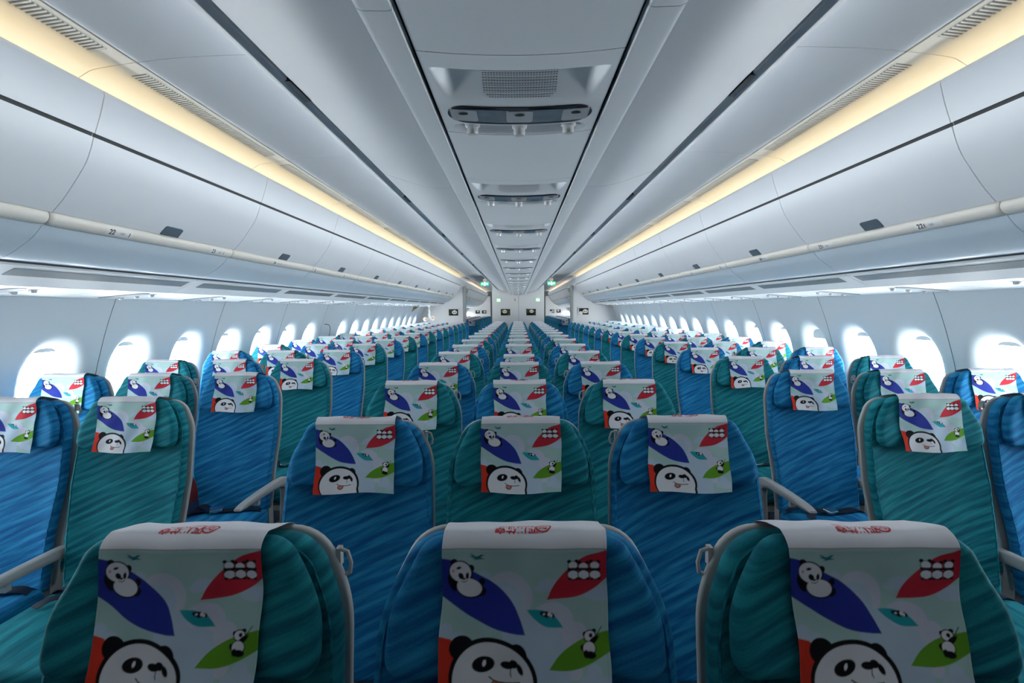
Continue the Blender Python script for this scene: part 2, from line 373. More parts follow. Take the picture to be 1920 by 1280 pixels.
# ------------------------------------------------------------ the seat
ZT = 1.235        # top of a centre-block headrest above the floor
def rec(z): return -(max(0, 1.17 - z)) * .235       # recline: the lower back comes forward
def back_xyz(u, v, d): return (u, rec(v) + d, v)
head_poly = roundpoly([(-.207, 1.032), (.207, 1.032), (.203, 1.12), (.148, 1.2255), (-.148, 1.2255), (-.203, 1.12)], [.032, .032, .12, .045, .045, .12], 6)
back_poly = roundpoly([(-.214, .47), (.214, .47), (.218, .66), (.234, .88), (.226, 1.10), (.168, 1.211), (-.168, 1.211), (-.226, 1.10), (-.234, .88), (-.218, .66)], [.02, .02, .3, .3, .2, .075, .075, .2, .3, .3], 6)
shell_poly = back_poly
def subdiv(poly, mx=.02):
    out = []
    for i in range(len(poly)):
        a, b = Vector(poly[i]), Vector(poly[(i + 1) % len(poly)]); n = max(1, int((b - a).length / mx))
        for k in range(n): out.append(tuple(a.lerp(b, k / n)))
    return out
def padded(poly, fn, front, back, bev, crown, mi=0, mb=None, core=(.0, .0), nx=14, nz=18, shape=None):
    """cushion whose front face is a grid clipped to the outline: concentric rings that shrink towards the centre, with a crowned profile"""
    mb = mb or MB(); poly = subdiv(poly)
    cx = sum(p[0] for p in poly) / len(poly); cz = sum(p[1] for p in poly) / len(poly)
    rings = []
    def ring(ins, k, d):
        q = inset(poly, ins); r = []
        for u, v in q:
            U, V = cx + (u - cx) * k, cz + (v - cz) * k
            dd = d + (shape(U, V, k) if shape else 0)
            r.append(fn(U, V, dd))
        return r
    rings.append(ring(bev, .02, back)); rings.append(ring(bev, .6, back)); rings.append(ring(bev * .7, 1, back - bev * .2)); rings.append(ring(0, 1, back - bev))
    rings.append(ring(0, 1, front + bev))
    for t in (20, 42, 65, 90):
        a = math.radians(t); rings.append(ring(bev * (1 - math.cos(a)), 1, front + bev - bev * math.sin(a)))
    for k in (.93, .85, .72, .56, .38, .2, .02):
        rings.append(ring(bev, k, front - crown * (1 - k * k)))
    mb.loft(rings, mi=mi); return mb
def lumbar(u, v, k):
    # side bolsters stand forward of the middle, lumbar swell low down
    b = -.020 * max(0, (abs(u) - .13) / .1) ** 1.5 if abs(u) > .13 else 0
    return b - .018 * math.exp(-((v - .68) / .13) ** 2) * k * .6
seat_me = {}
for col in ('blue', 'teal'):
    f = FAB[col]
    seat_me[col, 'headrest'] = padded(head_poly, back_xyz, .0, .046, .018, .004, shape=lambda u, v, k: -.012 * max(0, (abs(u) - .12) / .09)).mesh('headrest', f, 50)
    mb = padded(back_poly, back_xyz, .044, .094, .018, .0, shape=lumbar)
    seat_me[col, 'backrest'] = mb.mesh('backrest', f, 50)
    # piping line along the edge of the backrest pad
    mb = MB(); q = subdiv(inset(back_poly, .012), .03); q = [p for p in q if p[1] > .52 and p[1] < 1.2]
    for sgn in (-1, 1):
        e = sorted([p for p in q if p[0] * sgn > .1], key=lambda p: p[1])
        mb.tube([(u, rec(v) + .046 + lumbar(u, v, 1) - .001, v) for u, v in e], .0022, 6)
    seat_me[col, 'piping'] = mb.mesh('piping', f, 60)
    cpoly = roundpoly([(-.225, -.60), (.225, -.60), (.225, -.125), (-.225, -.125)], [.05, .05, .02, .02], 6)
    seat_me[col, 'cushion'] = padded(cpoly, lambda u, v, d: (u, v, .475 + .02 * ((-v) - .12) - d), .0, .12, .03, .012).mesh('seat_cushion', f, 50)
seat_me['shell'] = padded(shell_poly, back_xyz, .086, .102, .005, .0, shape=lambda u, v, k: 0).mesh('back_shell', M['shell'], 50)
# cover cloth
CW = .243
def cover_path():
    pts = [(rec(1.018) - .010, 1.018), (rec(1.08) - .0062, 1.08), (rec(1.15) - .0050, 1.15), (-.0045, 1.205)]
    for a in (10, 30, 50, 70, 90): pts.append((.018 - .0225 * math.cos(math.radians(a)), 1.2125 + .0225 * math.sin(math.radians(a))))
    pts += [(.04, 1.2295), (.065, 1.2225), (.086, 1.2155)]
    for a in (20, 45, 70): pts.append((.088 + .012 * math.sin(math.radians(a)), 1.2020 + .0120 * math.cos(math.radians(a))))
    pts += [(.1020, 1.188), (.1045, 1.16)]
    return pts
def make_cover(name, seed, tilt=0, nu=230, nv=300):
    rng = random.Random(seed)
    path = [Vector(p) for p in smooth_prof(cover_path(), 5)]
    acc = [0]
    for a, b in zip(path[:-1], path[1:]): acc.append(acc[-1] + (b - a).length)
    tot = acc[-1]; acc = np.array(acc); py = np.array([p.x for p in path]); pz = np.array([p.y for p in path])
    sv = np.linspace(0, tot, nv + 1); Yp = np.interp(sv, acc, py); Zp = np.interp(sv, acc, pz)
    dy = np.gradient(Yp, sv); dz = np.gradient(Zp, sv); ny, nz = -dz, dy
    u = np.linspace(-1, 1, nu + 1); U, Sv = np.meshgrid(u, sv)
    Yg = np.repeat(Yp[:, None], nu + 1, 1); Zg = np.repeat(Zp[:, None], nu + 1, 1)
    a, b, c, d = [rng.uniform(0, 6.28) for _ in range(4)]
    wr = .0016 * np.sin(U * 5 + Sv * 22 + a) * np.sin(Sv * 31 + b) + .0012 * np.sin(U * 9 - Sv * 40 + c) + .0016 * np.sin(U * 3.1 + d)
    flare = np.clip(1 - Sv / .10, 0, 1) ** 1.5; wr = wr + .0052 + flare * (.004 + .004 * np.sin(U * 4 + a))
    low = np.clip((Sv - .205) / .02, 0, 1); wr = wr * (1 - .35 * low)
    Yg = Yg + ny[:, None] * wr; Zg = Zg + nz[:, None] * wr
    Xg = U * CW / 2 * (1 + .012 * np.sin(Sv * 25 + c)) + tilt * (Sv - .15) + .001 * np.sin(Sv * 60 + b)
    Zg = Zg - (1 - np.clip(Sv / .12, 0, 1)) * (.0035 * np.sin(U * 3 + d))
    n = (nu + 1) * (nv + 1)
    vs = np.stack([Xg, Yg, Zg], -1).reshape(n, 3)
    # second layer for the cloth's thickness (coarse enough to share the grid edge): offset copy
    i = np.arange(nv)[:, None] * (nu + 1) + np.arange(nu)[None]; i = i.ravel()
    F = np.stack([i, i + 1, i + nu + 2, i + nu + 1], -1)
    me = bpy.data.meshes.new(name)
    me.from_pydata(vs.tolist(), [], F.tolist()); me.materials.append(M['cover'])
    sprint = .205                       # length of the printed front; above it the cloth is plain white
    w = 1328 / CW
    p = Paint((U + 1) / 2 * 1328, (sprint - Sv) * w, w * CW / nu * 1.3)
    draw_cover(p); fr = np.clip((Sv - sprint) / .0015, 0, 1)[..., None]; p.c = p.c * (1 - fr) + np.array(S(226, 226, 232)[:3]) * fr
    hem = (np.abs(U) > .962) & (np.abs(U) < .970); p.c[hem] *= .93
    col = np.concatenate([p.c.reshape(n, 3), np.ones((n, 1))], -1)
    at = me.color_attributes.new('print', 'FLOAT_COLOR', 'POINT'); at.data.foreach_set('color', col.ravel())
    me.shade_smooth(); me.update()
    def surf(x, s_, off=.0006):
        y = np.interp(s_, acc, py); z = np.interp(s_, acc, pz); yy = np.interp(s_, sv, ny); zz = np.interp(s_, sv, nz)
        k = min(nu, max(0, int((x / CW + .5) * nu))); j = min(nv, max(0, int(s_ / tot * nv))); w_ = wr[j, k]
        return (x, y + yy * (w_ + off), z + zz * (w_ + off))
    return me, surf, tot
covers = [make_cover('headrest_cover', 1), make_cover('headrest_cover', 2, .01), make_cover('headrest_cover', 3, -.012)]
# red lettering and round mark on the top of the cover, upside down seen from the front
def text_mesh(body, size, bold=0, align='CENTER'):
    cu = bpy.data.curves.new('t', 'FONT'); cu.body = body; cu.size = size; cu.align_x = align; cu.align_y = 'CENTER'; cu.offset = bold; cu.resolution_u = 3
    o = bpy.data.objects.new('t', cu); C.objects.link(o)
    me = bpy.data.meshes.new_from_object(o.evaluated_get(bpy.context.evaluated_depsgraph_get()))
    vs = [tuple(v.co) for v in me.vertices]; fs = [tuple(p.vertices) for p in me.polygons]
    bpy.data.objects.remove(o); bpy.data.curves.remove(cu); bpy.data.meshes.remove(me)
    return vs, fs
def lettering(surf):
    mb = MB()
    s0 = .238
    # upside down: text x runs to -x, text up runs towards the front (smaller s)
    def put2(vs, fs, ox, oy): mb.add([surf(.005 - (v[0] + ox), s0 - (v[1] + oy), .0009) for v in vs], fs)
    put2(*text_mesh('\u56db\u5ddd\u822a\u7a7a', .0165, .0004), .016, .0050)
    put2(*text_mesh('SICHUAN AIRLINES', .0064, .0003), .016, -.0085)
    ring = []; n = 28
    cx, cyy = -.024, 0
    for r in (.0125, .0100): ring += [(cx + r * math.cos(2 * math.pi * k / n), cyy + r * .95 * math.sin(2 * math.pi * k / n), 0) for k in range(n)]
    put2(ring, [(k, (k + 1) % n, n + (k + 1) % n, n + k) for k in range(n)], 0, 0)
    for k in range(3):      # wave strokes inside the ring
        y = .0045 - k * .0045
        st = [(cx - .0075 + .0015 * abs(k - 1) + .015 * j / 8 * (1 - .2 * abs(k - 1)), y + .0016 * math.sin(j * .9)) for j in range(9)]
        put2([(a, b + .0011, 0) for a, b in st] + [(a, b - .0011, 0) for a, b in st], [(j, j + 1, 10 + j, 9 + j) for j in range(8)], 0, 0)
    return mb.mesh('lettering', M['red'], 0)
letters = [lettering(c[1]) for c in covers]
# armrest: arched arm on a rear post
def arm_mesh():
    top = smooth_prof([(.045, .555), (.030, .592), (-.01, .612), (-.08, .620), (-.20, .624), (-.32, .625), (-.43, .622), (-.480, .612)], 4)
    bot = smooth_prof([(-.484, .603), (-.43, .595), (-.36, .592), (-.30, .590), (-.20, .586), (-.10, .578), (-.05, .566), (-.02, .543)], 4)
    poly = top + bot
    mb = MB(); h = .020
    rings = [[(x, p[0], p[1]) for p in (inset(poly, ins) if ins else poly)] for x, ins in ((-h, .006), (-h + .003, .0015), (-h + .006, 0), (h - .006, 0), (h - .003, .0015), (h, .006))]
    mb.loft(rings); return mb.mesh('armrest', M['arm'], 40)
def post_mesh():
    poly = [(-.022, .546), (.046, .556), (.052, .50), (.046, .38), (.03, .30), (-.05, .30), (-.035, .40), (-.022, .50)]
    mb = MB(); h = .019
    mb.loft([[(x, p[0], p[1]) for p in inset(poly, ins)] for x, ins in ((-h, .005), (-h + .005, 0), (h - .005, 0), (h, .005))])
    return mb.mesh('armrest_post', M['arm'], 40)
def seam_mesh():
    mb = MB(); mb.tube([(.0205, -.025, .576), (.0205, .01, .570), (.0205, .046, .584)], .0012, 5); mb.tube([(-.0245, -.025, .576), (-.0245, .01, .570), (-.0245, .046, .584)], .0012, 5)
    return mb
ARM, POST = arm_mesh(), post_mesh()
def button_mesh():
    mb = MB(); mb.box((0, -.305, .578), (.026, .022, .03)); return mb.mesh('recline_button', M['arm'], 30)
BUTTON = button_mesh()
def belt_mesh():
    mb = MB()
    def strap(pts, w=.024, t=.0022):
        P = [Vector(p) for p in pts]; rings = []
        for i, p in enumerate(P):
            d = (P[min(i + 1, len(P) - 1)] - P[max(i - 1, 0)]).normalized(); sd = d.cross(Vector((0, 0, 1))).normalized(); up = sd.cross(d)
            rings.append([tuple(p + sd * a + up * b) for a, b in ((-w, 0), (w, 0), (w, t), (-w, t))])
        mb.loft(rings)
    s3 = lambda pts: [tuple(q) for q in cr3(pts)]
    strap(s3([(.215, -.155, .46), (.16, -.17, .492), (.08, -.20, .495), (0, -.215, .494), (-.05, -.22, .4945)]))
    strap(s3([(-.215, -.15, .46), (-.17, -.165, .495), (-.11, -.19, .512), (-.05, -.215, .502), (.02, -.22, .498)]))
    strap(s3([(-.06, -.20, .499), (-.13, -.26, .505), (-.15, -.30, .497)]), .02)
    return mb.mesh('seat_belt', M['belt'], 40)
def cr3(pts, n=4):
    P = [Vector(p) for p in pts]; out = []
    for i in range(len(P) - 1):
        p0, p1, p2, p3 = P[max(i - 1, 0)], P[i], P[i + 1], P[min(i + 2, len(P) - 1)]
        for k in range(n):
            t = k / n; out.append(.5 * ((2 * p1) + (p2 - p0) * t + (2 * p0 - 5 * p1 + 4 * p2 - p3) * t * t + (3 * p1 - p0 - 3 * p2 + p3) * t ** 3))
    out.append(P[-1]); return out
BELT = belt_mesh()
def buckle_mesh():
    mb = MB(); poly = roundpoly([(-.03, -.024), (.03, -.024), (.036, .024), (-.036, .024)], .006, 3)
    mb.loft([[(u * .96, v * .96, .0) for u, v in poly], [(u, v, .003) for u, v in poly], [(u, v, .013) for u, v in poly], [(u * .93, v * .93, .016) for u, v in poly]])
    return mb.mesh('buckle', M['steel'], 35)
BUCKLE = buckle_mesh()
def hook_mesh():
    mb = MB()
    mb.box((.198, .094, 1.158), (.008, .014, .030))
    mb.tube([(.200, .090, 1.172), (.214, .088, 1.168), (.220, .086, 1.150), (.218, .085, 1.134), (.208, .088, 1.128)], .0035, 8)
    return mb.mesh('coat_hook', M['shell'], 40)
HOOK = hook_mesh()
HOOKM = HOOK.copy(); HOOKM.transform(Matrix.Scale(-1, 4, (1, 0, 0))); HOOKM.flip_normals()
def frame_mesh():
    mb = MB(); mb.box((0, -.33, .335), (.42, .50, .035)); mb.box((0, -.06, .42), (.40, .05, .20)); return mb.mesh('seat_frame', M['arm'], 30)
SFRAME = frame_mesh()
def leg_mesh(s):
    mb = MB(); x = s * .15
    mb.loft([[(x + a * .018, y + b * .022, z) for a, b in ((-1, -1), (1, -1), (1, 1), (-1, 1))] for y, z in ((-.52, .0), (-.50, .02), (-.42, .32))])
    mb.loft([[(x + a * .018, y + b * .022, z) for a, b in ((-1, -1), (1, -1), (1, 1), (-1, 1))] for y, z in ((-.02, .0), (-.03, .02), (-.10, .32))])
    mb.box((x, -.27, .012), (.036, .52, .024)); return mb.mesh('leg', M['arm'], 30)
LEGS = [leg_mesh(-1), leg_mesh(1)]
def split_mesh():
    mb = MB(); 
    for s in (-1, 1): mb.box((s * .2475, rec(.83) + .116, .83), (.006, .040, .003))
    return mb
def make_seat(x, y, dz, col, label, group, arms=(-1,), hook=0, detail=2, text=False, cv=0, aw=.254):
    t = thing('aircraft_seat', label, 'seat', (x, y, 0), group)
    P = lambda n, me, par=t, loc=None: link(n, me, par, loc)
    up = (0, 0, dz)
    P('back_shell', seat_me['shell'], t, up)
    b = P('backrest', seat_me[col, 'backrest'], t, up)
    h = P('headrest', seat_me[col, 'headrest'], t, up)
    c = P('headrest_cover', covers[cv][0], h); c['label'] = 'white cloth cover printed with pandas and coloured leaves'
    P('seat_cushion', seat_me[col, 'cushion'])
    P('seat_frame', SFRAME)
    for l in LEGS: P('leg', l)
    if detail >= 1:
        P('piping', seat_me[col, 'piping'], b)
        for a in arms:
            q = P('armrest', ARM, t, (a * aw, 0, 0)); P('post', POST, q); P('button', BUTTON, q)
        bl = P('seat_belt', BELT); bl['label'] = 'navy seat belt'
        k = P('buckle', BUCKLE, bl, (-.01, -.225, .499)); k.rotation_euler = (math.radians(8), 0, math.radians(24 if cv else -20)); k['label'] = 'silver buckle'
        if hook: P('coat_hook', HOOK if hook > 0 else HOOKM)
    if text:
        q = P('lettering', letters[cv], h); q['label'] = 'red lettering and round mark'; q.parent = h
    return t
def seat_label(col, where, row, colname):
    return '%s seat with panda-print headrest cover, %s row back, %s, %s' % (col, row, where, colname)
k = 0
for r in range(17):
    for c in (-1, 0, 1):
        col = 'blue' if (r + c) % 2 == 0 else 'teal'
        dz = 0
        if r == 4 and c == 0: dz = -.022
        row = 'front' if r == 0 else ORD[r]
        lab = '%s seat, panda headrest cover, %s in the %s row of the centre block' % (col, {-1: 'left', 0: 'middle', 1: 'right'}[c], row)
        make_seat(c * .508, .712 + PITCH * r, dz, col, lab, 'seats in the centre block', (-1, 1) if c == 1 else (-1,), -c, text=r < 5, cv=(r * 2 + c + 1) % 3)
for s, side in ((-1, 'left'), (1, 'right')):
    y0 = 2.016 if s < 0 else 1.975
    for r in range(16):
        for c in range(3):
            col = 'teal' if (r + c) % 2 == 0 else 'blue'
            x = s * (1.627 + .508 * c) + (-s * .008 * c)
            row = 'front' if r == 0 else ORD[r]
            lab = '%s seat, panda headrest cover, %s column, %s row of the %s block' % (col, ('aisle', 'middle', 'window')[c], row, side)
            arms = (-s,)
            make_seat(x, y0 + PITCH * r, -.020, col, lab, 'seats in the %s block' % side, arms, -s if c == 1 else 0, text=False, cv=(r + 2 * c) % 3)
for s, side in ((-1, 'left'), (1, 'right')):
    for r in range(12):
        for c in range(3):
            col = 'teal' if (r + c) % 2 else 'blue'
            lab = '%s seat beyond the rear partition, %s column, %s row, %s side' % (col, ('aisle', 'middle', 'window')[c], ORD[r], side)
            make_seat(s * (1.627 + .508 * c), 17.3 + PITCH * r, -.02, col, lab, 'seats beyond the rear partition', (-s,), 0, detail=0, cv=(r + c) % 3)

# ------------------------------------------------------------ floor and hull
mb = MB(); mb.box((0, 14.5, -.03), (6.0, 32, .06)); struct(mb.build('floor', M['carpet'], smooth=0))
hull = [(3.16, -1.60), (3.22, -.9), (3.18, -.80), (3.20, -.80)]
def hull_part(name, prof, t, y0=YFRONT, y1=30.5, m='white'):
    mb = MB()
    for s in (-1, 1): extrude(mb, prof, y0, y1, t, s)
    return struct(mb.build(name, M[m]))
hull_part('ceiling', [(0, 1.34), (1.0, 1.30), (1.8, 1.12), (2.5, .70), (2.90, .14), (2.99, -.02)], .03)  # unseen outer hull shell, added to keep stray daylight out of the gaps

# ------------------------------------------------------------ side walls with windows
WZ = [(2.742, .115), (2.765, .06), (2.805, -.04), (2.843, -.146), (2.885, -.28), (2.923, -.413), (2.948, -.55), (2.958, -.72), (2.95, -.92), (2.915, -1.15), (2.86, -1.38), (2.80, -1.57)]
wp = smooth_prof(WZ, 6); wa = [0]
for a, b in zip(wp[:-1], wp[1:]): wa.append(wa[-1] + (Vector(b) - Vector(a)).length)
wa = np.array(wa); wx = np.array([p[0] for p in wp]); wz = np.array([p[1] for p in wp])
def wall_at(t, d=0):
    x = np.interp(t, wa, wx); z = np.interp(t, wa, wz); e = .01
    tx = np.interp(t + e, wa, wx) - np.interp(t - e, wa, wx); tz = np.interp(t + e, wa, wz) - np.interp(t - e, wa, wz); L = math.hypot(tx, tz)
    # outward normal
    nx, nz = -tz / L, tx / L
    if nx < 0: nx, nz = -nx, -nz
    return x + nx * d, z + nz * d
tz_of = lambda z: float(np.interp(-z, -wz, wa))
T0, T1 = wa[0], wa[-1]
tc_, ha, hb = tz_of(-.452), .142, .212        # window centre and half sizes
TB = tz_of(-1.0)
def superell(a, b, th, n=2.7):
    c, s = math.cos(th), math.sin(th)
    return a * math.copysign(abs(c) ** (2 / n), c), b * math.copysign(abs(s) ** (2 / n), s)
def window_cell(mb, y0, s, blank=False):
    hw = FRAME / 2; top, bot = T0 - tc_, TB - tc_
    n = 56; corner = [math.atan2(top, hw), math.atan2(top, -hw) + 2 * math.pi, math.atan2(bot, -hw), math.atan2(bot, hw)]
    ths = sorted([2 * math.pi * k / n for k in range(n)]); 
    for cnr in corner:
        cnr %= 2 * math.pi; i = min(range(len(ths)), key=lambda k: abs(ths[k] - cnr)); ths[i] = cnr
    def rect(th):
        c, q = math.cos(th), math.sin(th); k = 1e9
        if abs(c) > 1e-9: k = min(k, hw / abs(c))
        if q > 1e-9: k = min(k, bot / q)
        if q < -1e-9: k = min(k, top / q)
        return c * k, q * k
    rings = []
    def P(y, t, d):
        x, z = wall_at(t, d); return (s * x, y0 + y, z + HC)
    fa, fb, fc = .268, .385, -.0
    levels = [(0, .090), (.06, .072), (.16, .056), (.3, .038), (.45, .023), (.6, .012), (.75, .005), (.9, .001), (1, 0)]
    if not blank:
        rings.append([P(*[(a, tc_ + b) for a, b in [superell(ha, hb, th)]][0], .120) for th in ths])
    for k, d in levels:
        r = []
        for th in ths:
            a0, b0 = superell(ha, hb, th); a1, b1 = superell(fa, fb, th, 2.2)
            r.append(P(a0 + (a1 - a0) * k, tc_ + b0 + (b1 - b0) * k, 0 if blank else d))
        rings.append(r)
    for k in (.5, 1):
        r = []
        for th in ths:
            a1, b1 = superell(fa, fb, th, 2.2); a2, b2 = rect(th)
            r.append(P(a1 + (a2 - a1) * k, tc_ + b1 + (b2 - b1) * k, 0))
        rings.append(r)
    if blank:
        mb.loft(rings[::-1], cap=False); c = P(0, tc_, 0); base = len(mb.v); nn = len(ths)
        mb.add([c] + rings[0], [(0, 1 + i, 1 + (i + 1) % nn) for i in range(nn)])
    else: mb.loft(rings, cap=False)
def wall_low(mb, y0, y1, s, ta=None):
    ts = np.linspace(TB if ta is None else ta, T1, 14)
    rings = [[(s * wall_at(t)[0], y, wall_at(t)[1] + HC) for t in ts] for y in (y0, y1)]
    mb.loft(rings, cap=False, closed=False)
WY0 = {-1: 3.046, 1: 3.020}
def win_range(s):
    ks = []
    k = -6
    while True:
        y = WY0[s] + FRAME * k
        if y > 29: break
        if y - FRAME / 2 >= .75: ks.append((k, y))
        k += 1
    return ks
def window_objs(y, s, n, drop):
    # reveal ring, pane, shade
    def ring(a, b, d): return [(s * wall_at(tc_ + q[1], d)[0], y + q[0], wall_at(tc_ + q[1], d)[1] + HC) for q in [superell(a, b, 2 * math.pi * i / 40) for i in range(40)]]
    mb = MB(); mb.loft([ring(ha + .004, hb + .004, .118), ring(ha - .004, hb - .004, .116), ring(ha - .008, hb - .008, .122), ring(ha - .008, hb - .008, .135), ring(ha + .004, hb + .004, .135), ring(ha + .004, hb + .004, .118)], cap=False)
    w = struct(mb.build('window_%d' % n, M['white']))
    mb = MB(); mb.loft([ring(ha - .006, hb - .006, .131), ring(ha - .006, hb - .006, .134)]); mb.build('pane', M['glass'], w)
    # shade pushed up, its lower lip shows at the top of the opening
    zt = tc_ - hb; N = 12; mb = MB(); rr = []
    def sx(t):  # half width of the opening at wall coordinate t
        q = min(1, abs((t - tc_) / hb)); return ha * (1 - q ** 2.7) ** (1 / 2.7)
    ts = [zt + .004 + (drop - .004) * i / 6 for i in range(7)]
    for d in (.098, .110):
        rr.append([(s * wall_at(t, d)[0], y + sg * max(sx(t), .004) * .99, wall_at(t, d)[1] + HC) for t, sg in [(t, -1) for t in ts] + [(t, 1) for t in ts[::-1]]])
    mb.loft(rr); mb.build('shade', M['white'], w, smooth=0)
for s, side in ((-1, 'left'), (1, 'right')):
    mb = MB(); ks = win_range(s); n = 0 if s < 0 else 50
    for k, y in ks:
        blank = (s < 0 and k == 7) or (14.4 < y < 16.9)
        window_cell(mb, y, s, blank); wall_low(mb, y - FRAME / 2, y + FRAME / 2, s)
        if not blank:
            n += 1; window_objs(y, s, n, .10 if (s > 0 and k == 3) else .030 + .006 * ((k * 7) % 3))
    ya, yb = ks[0][1] - FRAME / 2, ks[-1][1] + FRAME / 2
    wall_low(mb, YFRONT - .05, ya, s, T0); wall_low(mb, yb, 30.5, s, T0)
    struct(mb.build('wall_%s' % side, M['wall'], smooth=50))
    # seams between lining panels, every second frame
    sm = MB(); 
    for k, y in ks:
        if k % 2 == 0:
            yy = y + FRAME / 2; prof = [wall_at(t, -.0012) for t in np.linspace(T0, T1, 60)]
            q = prof + [wall_at(t, .004) for t in np.linspace(T0, T1, 60)][::-1]
            sm.loft([[(s * x, yy + e, z + HC) for x, z in q] for e in (-.0022, .0022)])
    struct(sm.build('trim_%d' % (1 if s < 0 else 2), M['slot']))
# front and far bulkheads
mb = MB(); mb.box((0, YFRONT - .04, 1.5), (6.4, .06, 3.1)); struct(mb.build('wall_front', M['galley'], smooth=0))  # unseen wall, coloured dark to limit light bounced onto the front seats
mb = MB(); mb.box((0, 30.4, 1.5), (6.4, .06, 3.1)); struct(mb.build('wall_back', M['galley'], smooth=0))

# ------------------------------------------------------------ aisle ceiling, coves, centre strip (per module)
JL = 1.99
def modules(y0=JL):
    k = math.ceil((YFRONT - y0) / MOD); out = []
    while True:
        a = max(y0 + k * MOD, YFRONT); b = min(y0 + (k + 1) * MOD, YEND)
        if a >= YEND - .01: break
        if b - a > .05: out.append((a, b))
        k += 1
    return out
mods = modules(); mods2 = [(17.0 + MOD * i, 17.0 + MOD * (i + 1)) for i in range(8)]
cove_prof = smooth_prof([(1.7900, .80), (1.775, .86), (1.745, .905), (1.70, .935), (1.667, .950), (1.60, .9615), (1.500, .9745)], 4)
ceil_prof = smooth_prof([(1.488, .9745), (1.38, .9865), (1.2, .9955), (1.0, .999), (.8, 1.0), (.60, .99)], 3)
G = .0025
def grille_on(mb, P0, P1, ya, yb, s, n, m0=0, thick=.006, proud=.003, up=True):
    """slatted air grille between profile points P0 and P1"""
    a, b = Vector(P0), Vector(P1); d = (b - a).normalized(); nrm = Vector((-d.y, d.x))
    if nrm.y > 0: nrm = -nrm                    # towards the cabin (down)
    for i in range(n):
        y = ya + (yb - ya) * (i + .5) / n; w = (yb - ya) / n * .2
        q = [a, b, b + nrm * proud, a + nrm * proud]
        mb.loft([[(s * p.x, y + e, p.y + HC) for p in q] for e in (-w, w)], mi=m0)
for s, side in ((-1, 'left'), (1, 'right')):
    cm, vm = MB(), MB()
    for i, (a, b) in enumerate(mods + mods2):
        extrude(cm, cove_prof, a + G, b - G, -.012, s); extrude(vm, ceil_prof, a + G, b - G, -.012, s)
    extrude(vm, [(1.50, .985), (1.485, .985)], YFRONT, 30, -.01, s)
    struct(cm.build('ceiling', M['cove'])); struct(vm.build('ceiling', M['white']))
    tm = MB(); extrude(tm, [(1.503, .984), (1.485, .984)], YFRONT, YEND, -.004, s); struct(tm.build('trim_%d' % (3 if s < 0 else 4), M['dark']))
    ca = lambda x: (x, float(np.interp(x, [p[0] for p in cove_prof[::-1]], [p[1] for p in cove_prof[::-1]])))
    for i, (a, b) in enumerate(mods):
        if b - a < .5: continue
        t = thing('air_grille', 'grey slatted air grille in the warm-lit %s cove, %s from the camera' % (side, ORD[i]), 'air vent', (s * 1.55, a, HC + .96), 'air grilles in the coves')
        P0, P1 = ca(1.582), ca(1.521); ya, yb = a + .085, b - .11
        g = MB(); grille_on(g, (P0[0], P0[1]), (P1[0], P1[1]), ya, yb, s, 62, proud=.0035)
        o = g.build('slat', M['cove'], t, 30); o.matrix_parent_inverse = Matrix.Translation(-t.location); o['kind'] = 'stuff'; o['label'] = 'row of narrow slats'
        g = MB(); q = [(P0[0], P0[1]), (P1[0], P1[1]), (P1[0], P1[1] - .0012), (P0[0], P0[1] - .0012)]
        g.loft([[(s * x, y, z + HC) for x, z in q] for y in (ya, yb)]); o = g.build('backing', M['grille'], t, 0); o.matrix_parent_inverse = Matrix.Translation(-t.location)

# ------------------------------------------------------------ wall bins
fair = smooth_prof([(1.655, .80), (1.638, .868), (1.625, .872), (1.631, .842), (1.650, .775), (1.675, .706)], 4)
fair = smooth_prof([(1.70, .76), (1.668, .80), (1.648, .852), (1.640, .868), (1.630, .866), (1.631, .842), (1.648, .778), (1.675, .706)], 3)
fair = smooth_prof([(1.632, .870), (1.628, .856), (1.633, .835), (1.650, .775), (1.675, .706)], 4)
door = smooth_prof([(1.681, .692), (1.698, .640), (1.723, .586), (1.771, .516), (1.818, .454), (1.866, .402)], 5)
low = smooth_prof([(1.912, .350), (1.955, .303), (2.02, .257), (2.075, .226), (2.112, .219), (2.124, .222)], 5)
railp = [(1.868, .412)] + [(1.905 + .036 * math.cos(math.radians(a)), .388 + .036 * math.sin(math.radians(a))) for a in range(150, 285, 15)] + [(1.925, .352), (1.94, .40), (1.90, .43)]
psu1 = [(2.122, .201), (2.150, .188), (2.204, .163), (2.250, .140), (2.281, .1245)]
psu2 = [(2.286, .1225), (2.45, .109), (2.60, .0965), (2.70, .090), (2.745, .0895), (2.762, .098)]
def place_abs(o, t): o.matrix_parent_inverse = Matrix.Translation(-t.location); return o
def text_on(mb, body, size, org, ex, ey, bold=0, align='CENTER', mi=0):
    vs, fs = text_mesh(body, size, bold, align); org, ex, ey = Vector(org), Vector(ex), Vector(ey)
    mb.add([tuple(org + ex * v[0] + ey * v[1]) for v in vs], fs, mi)
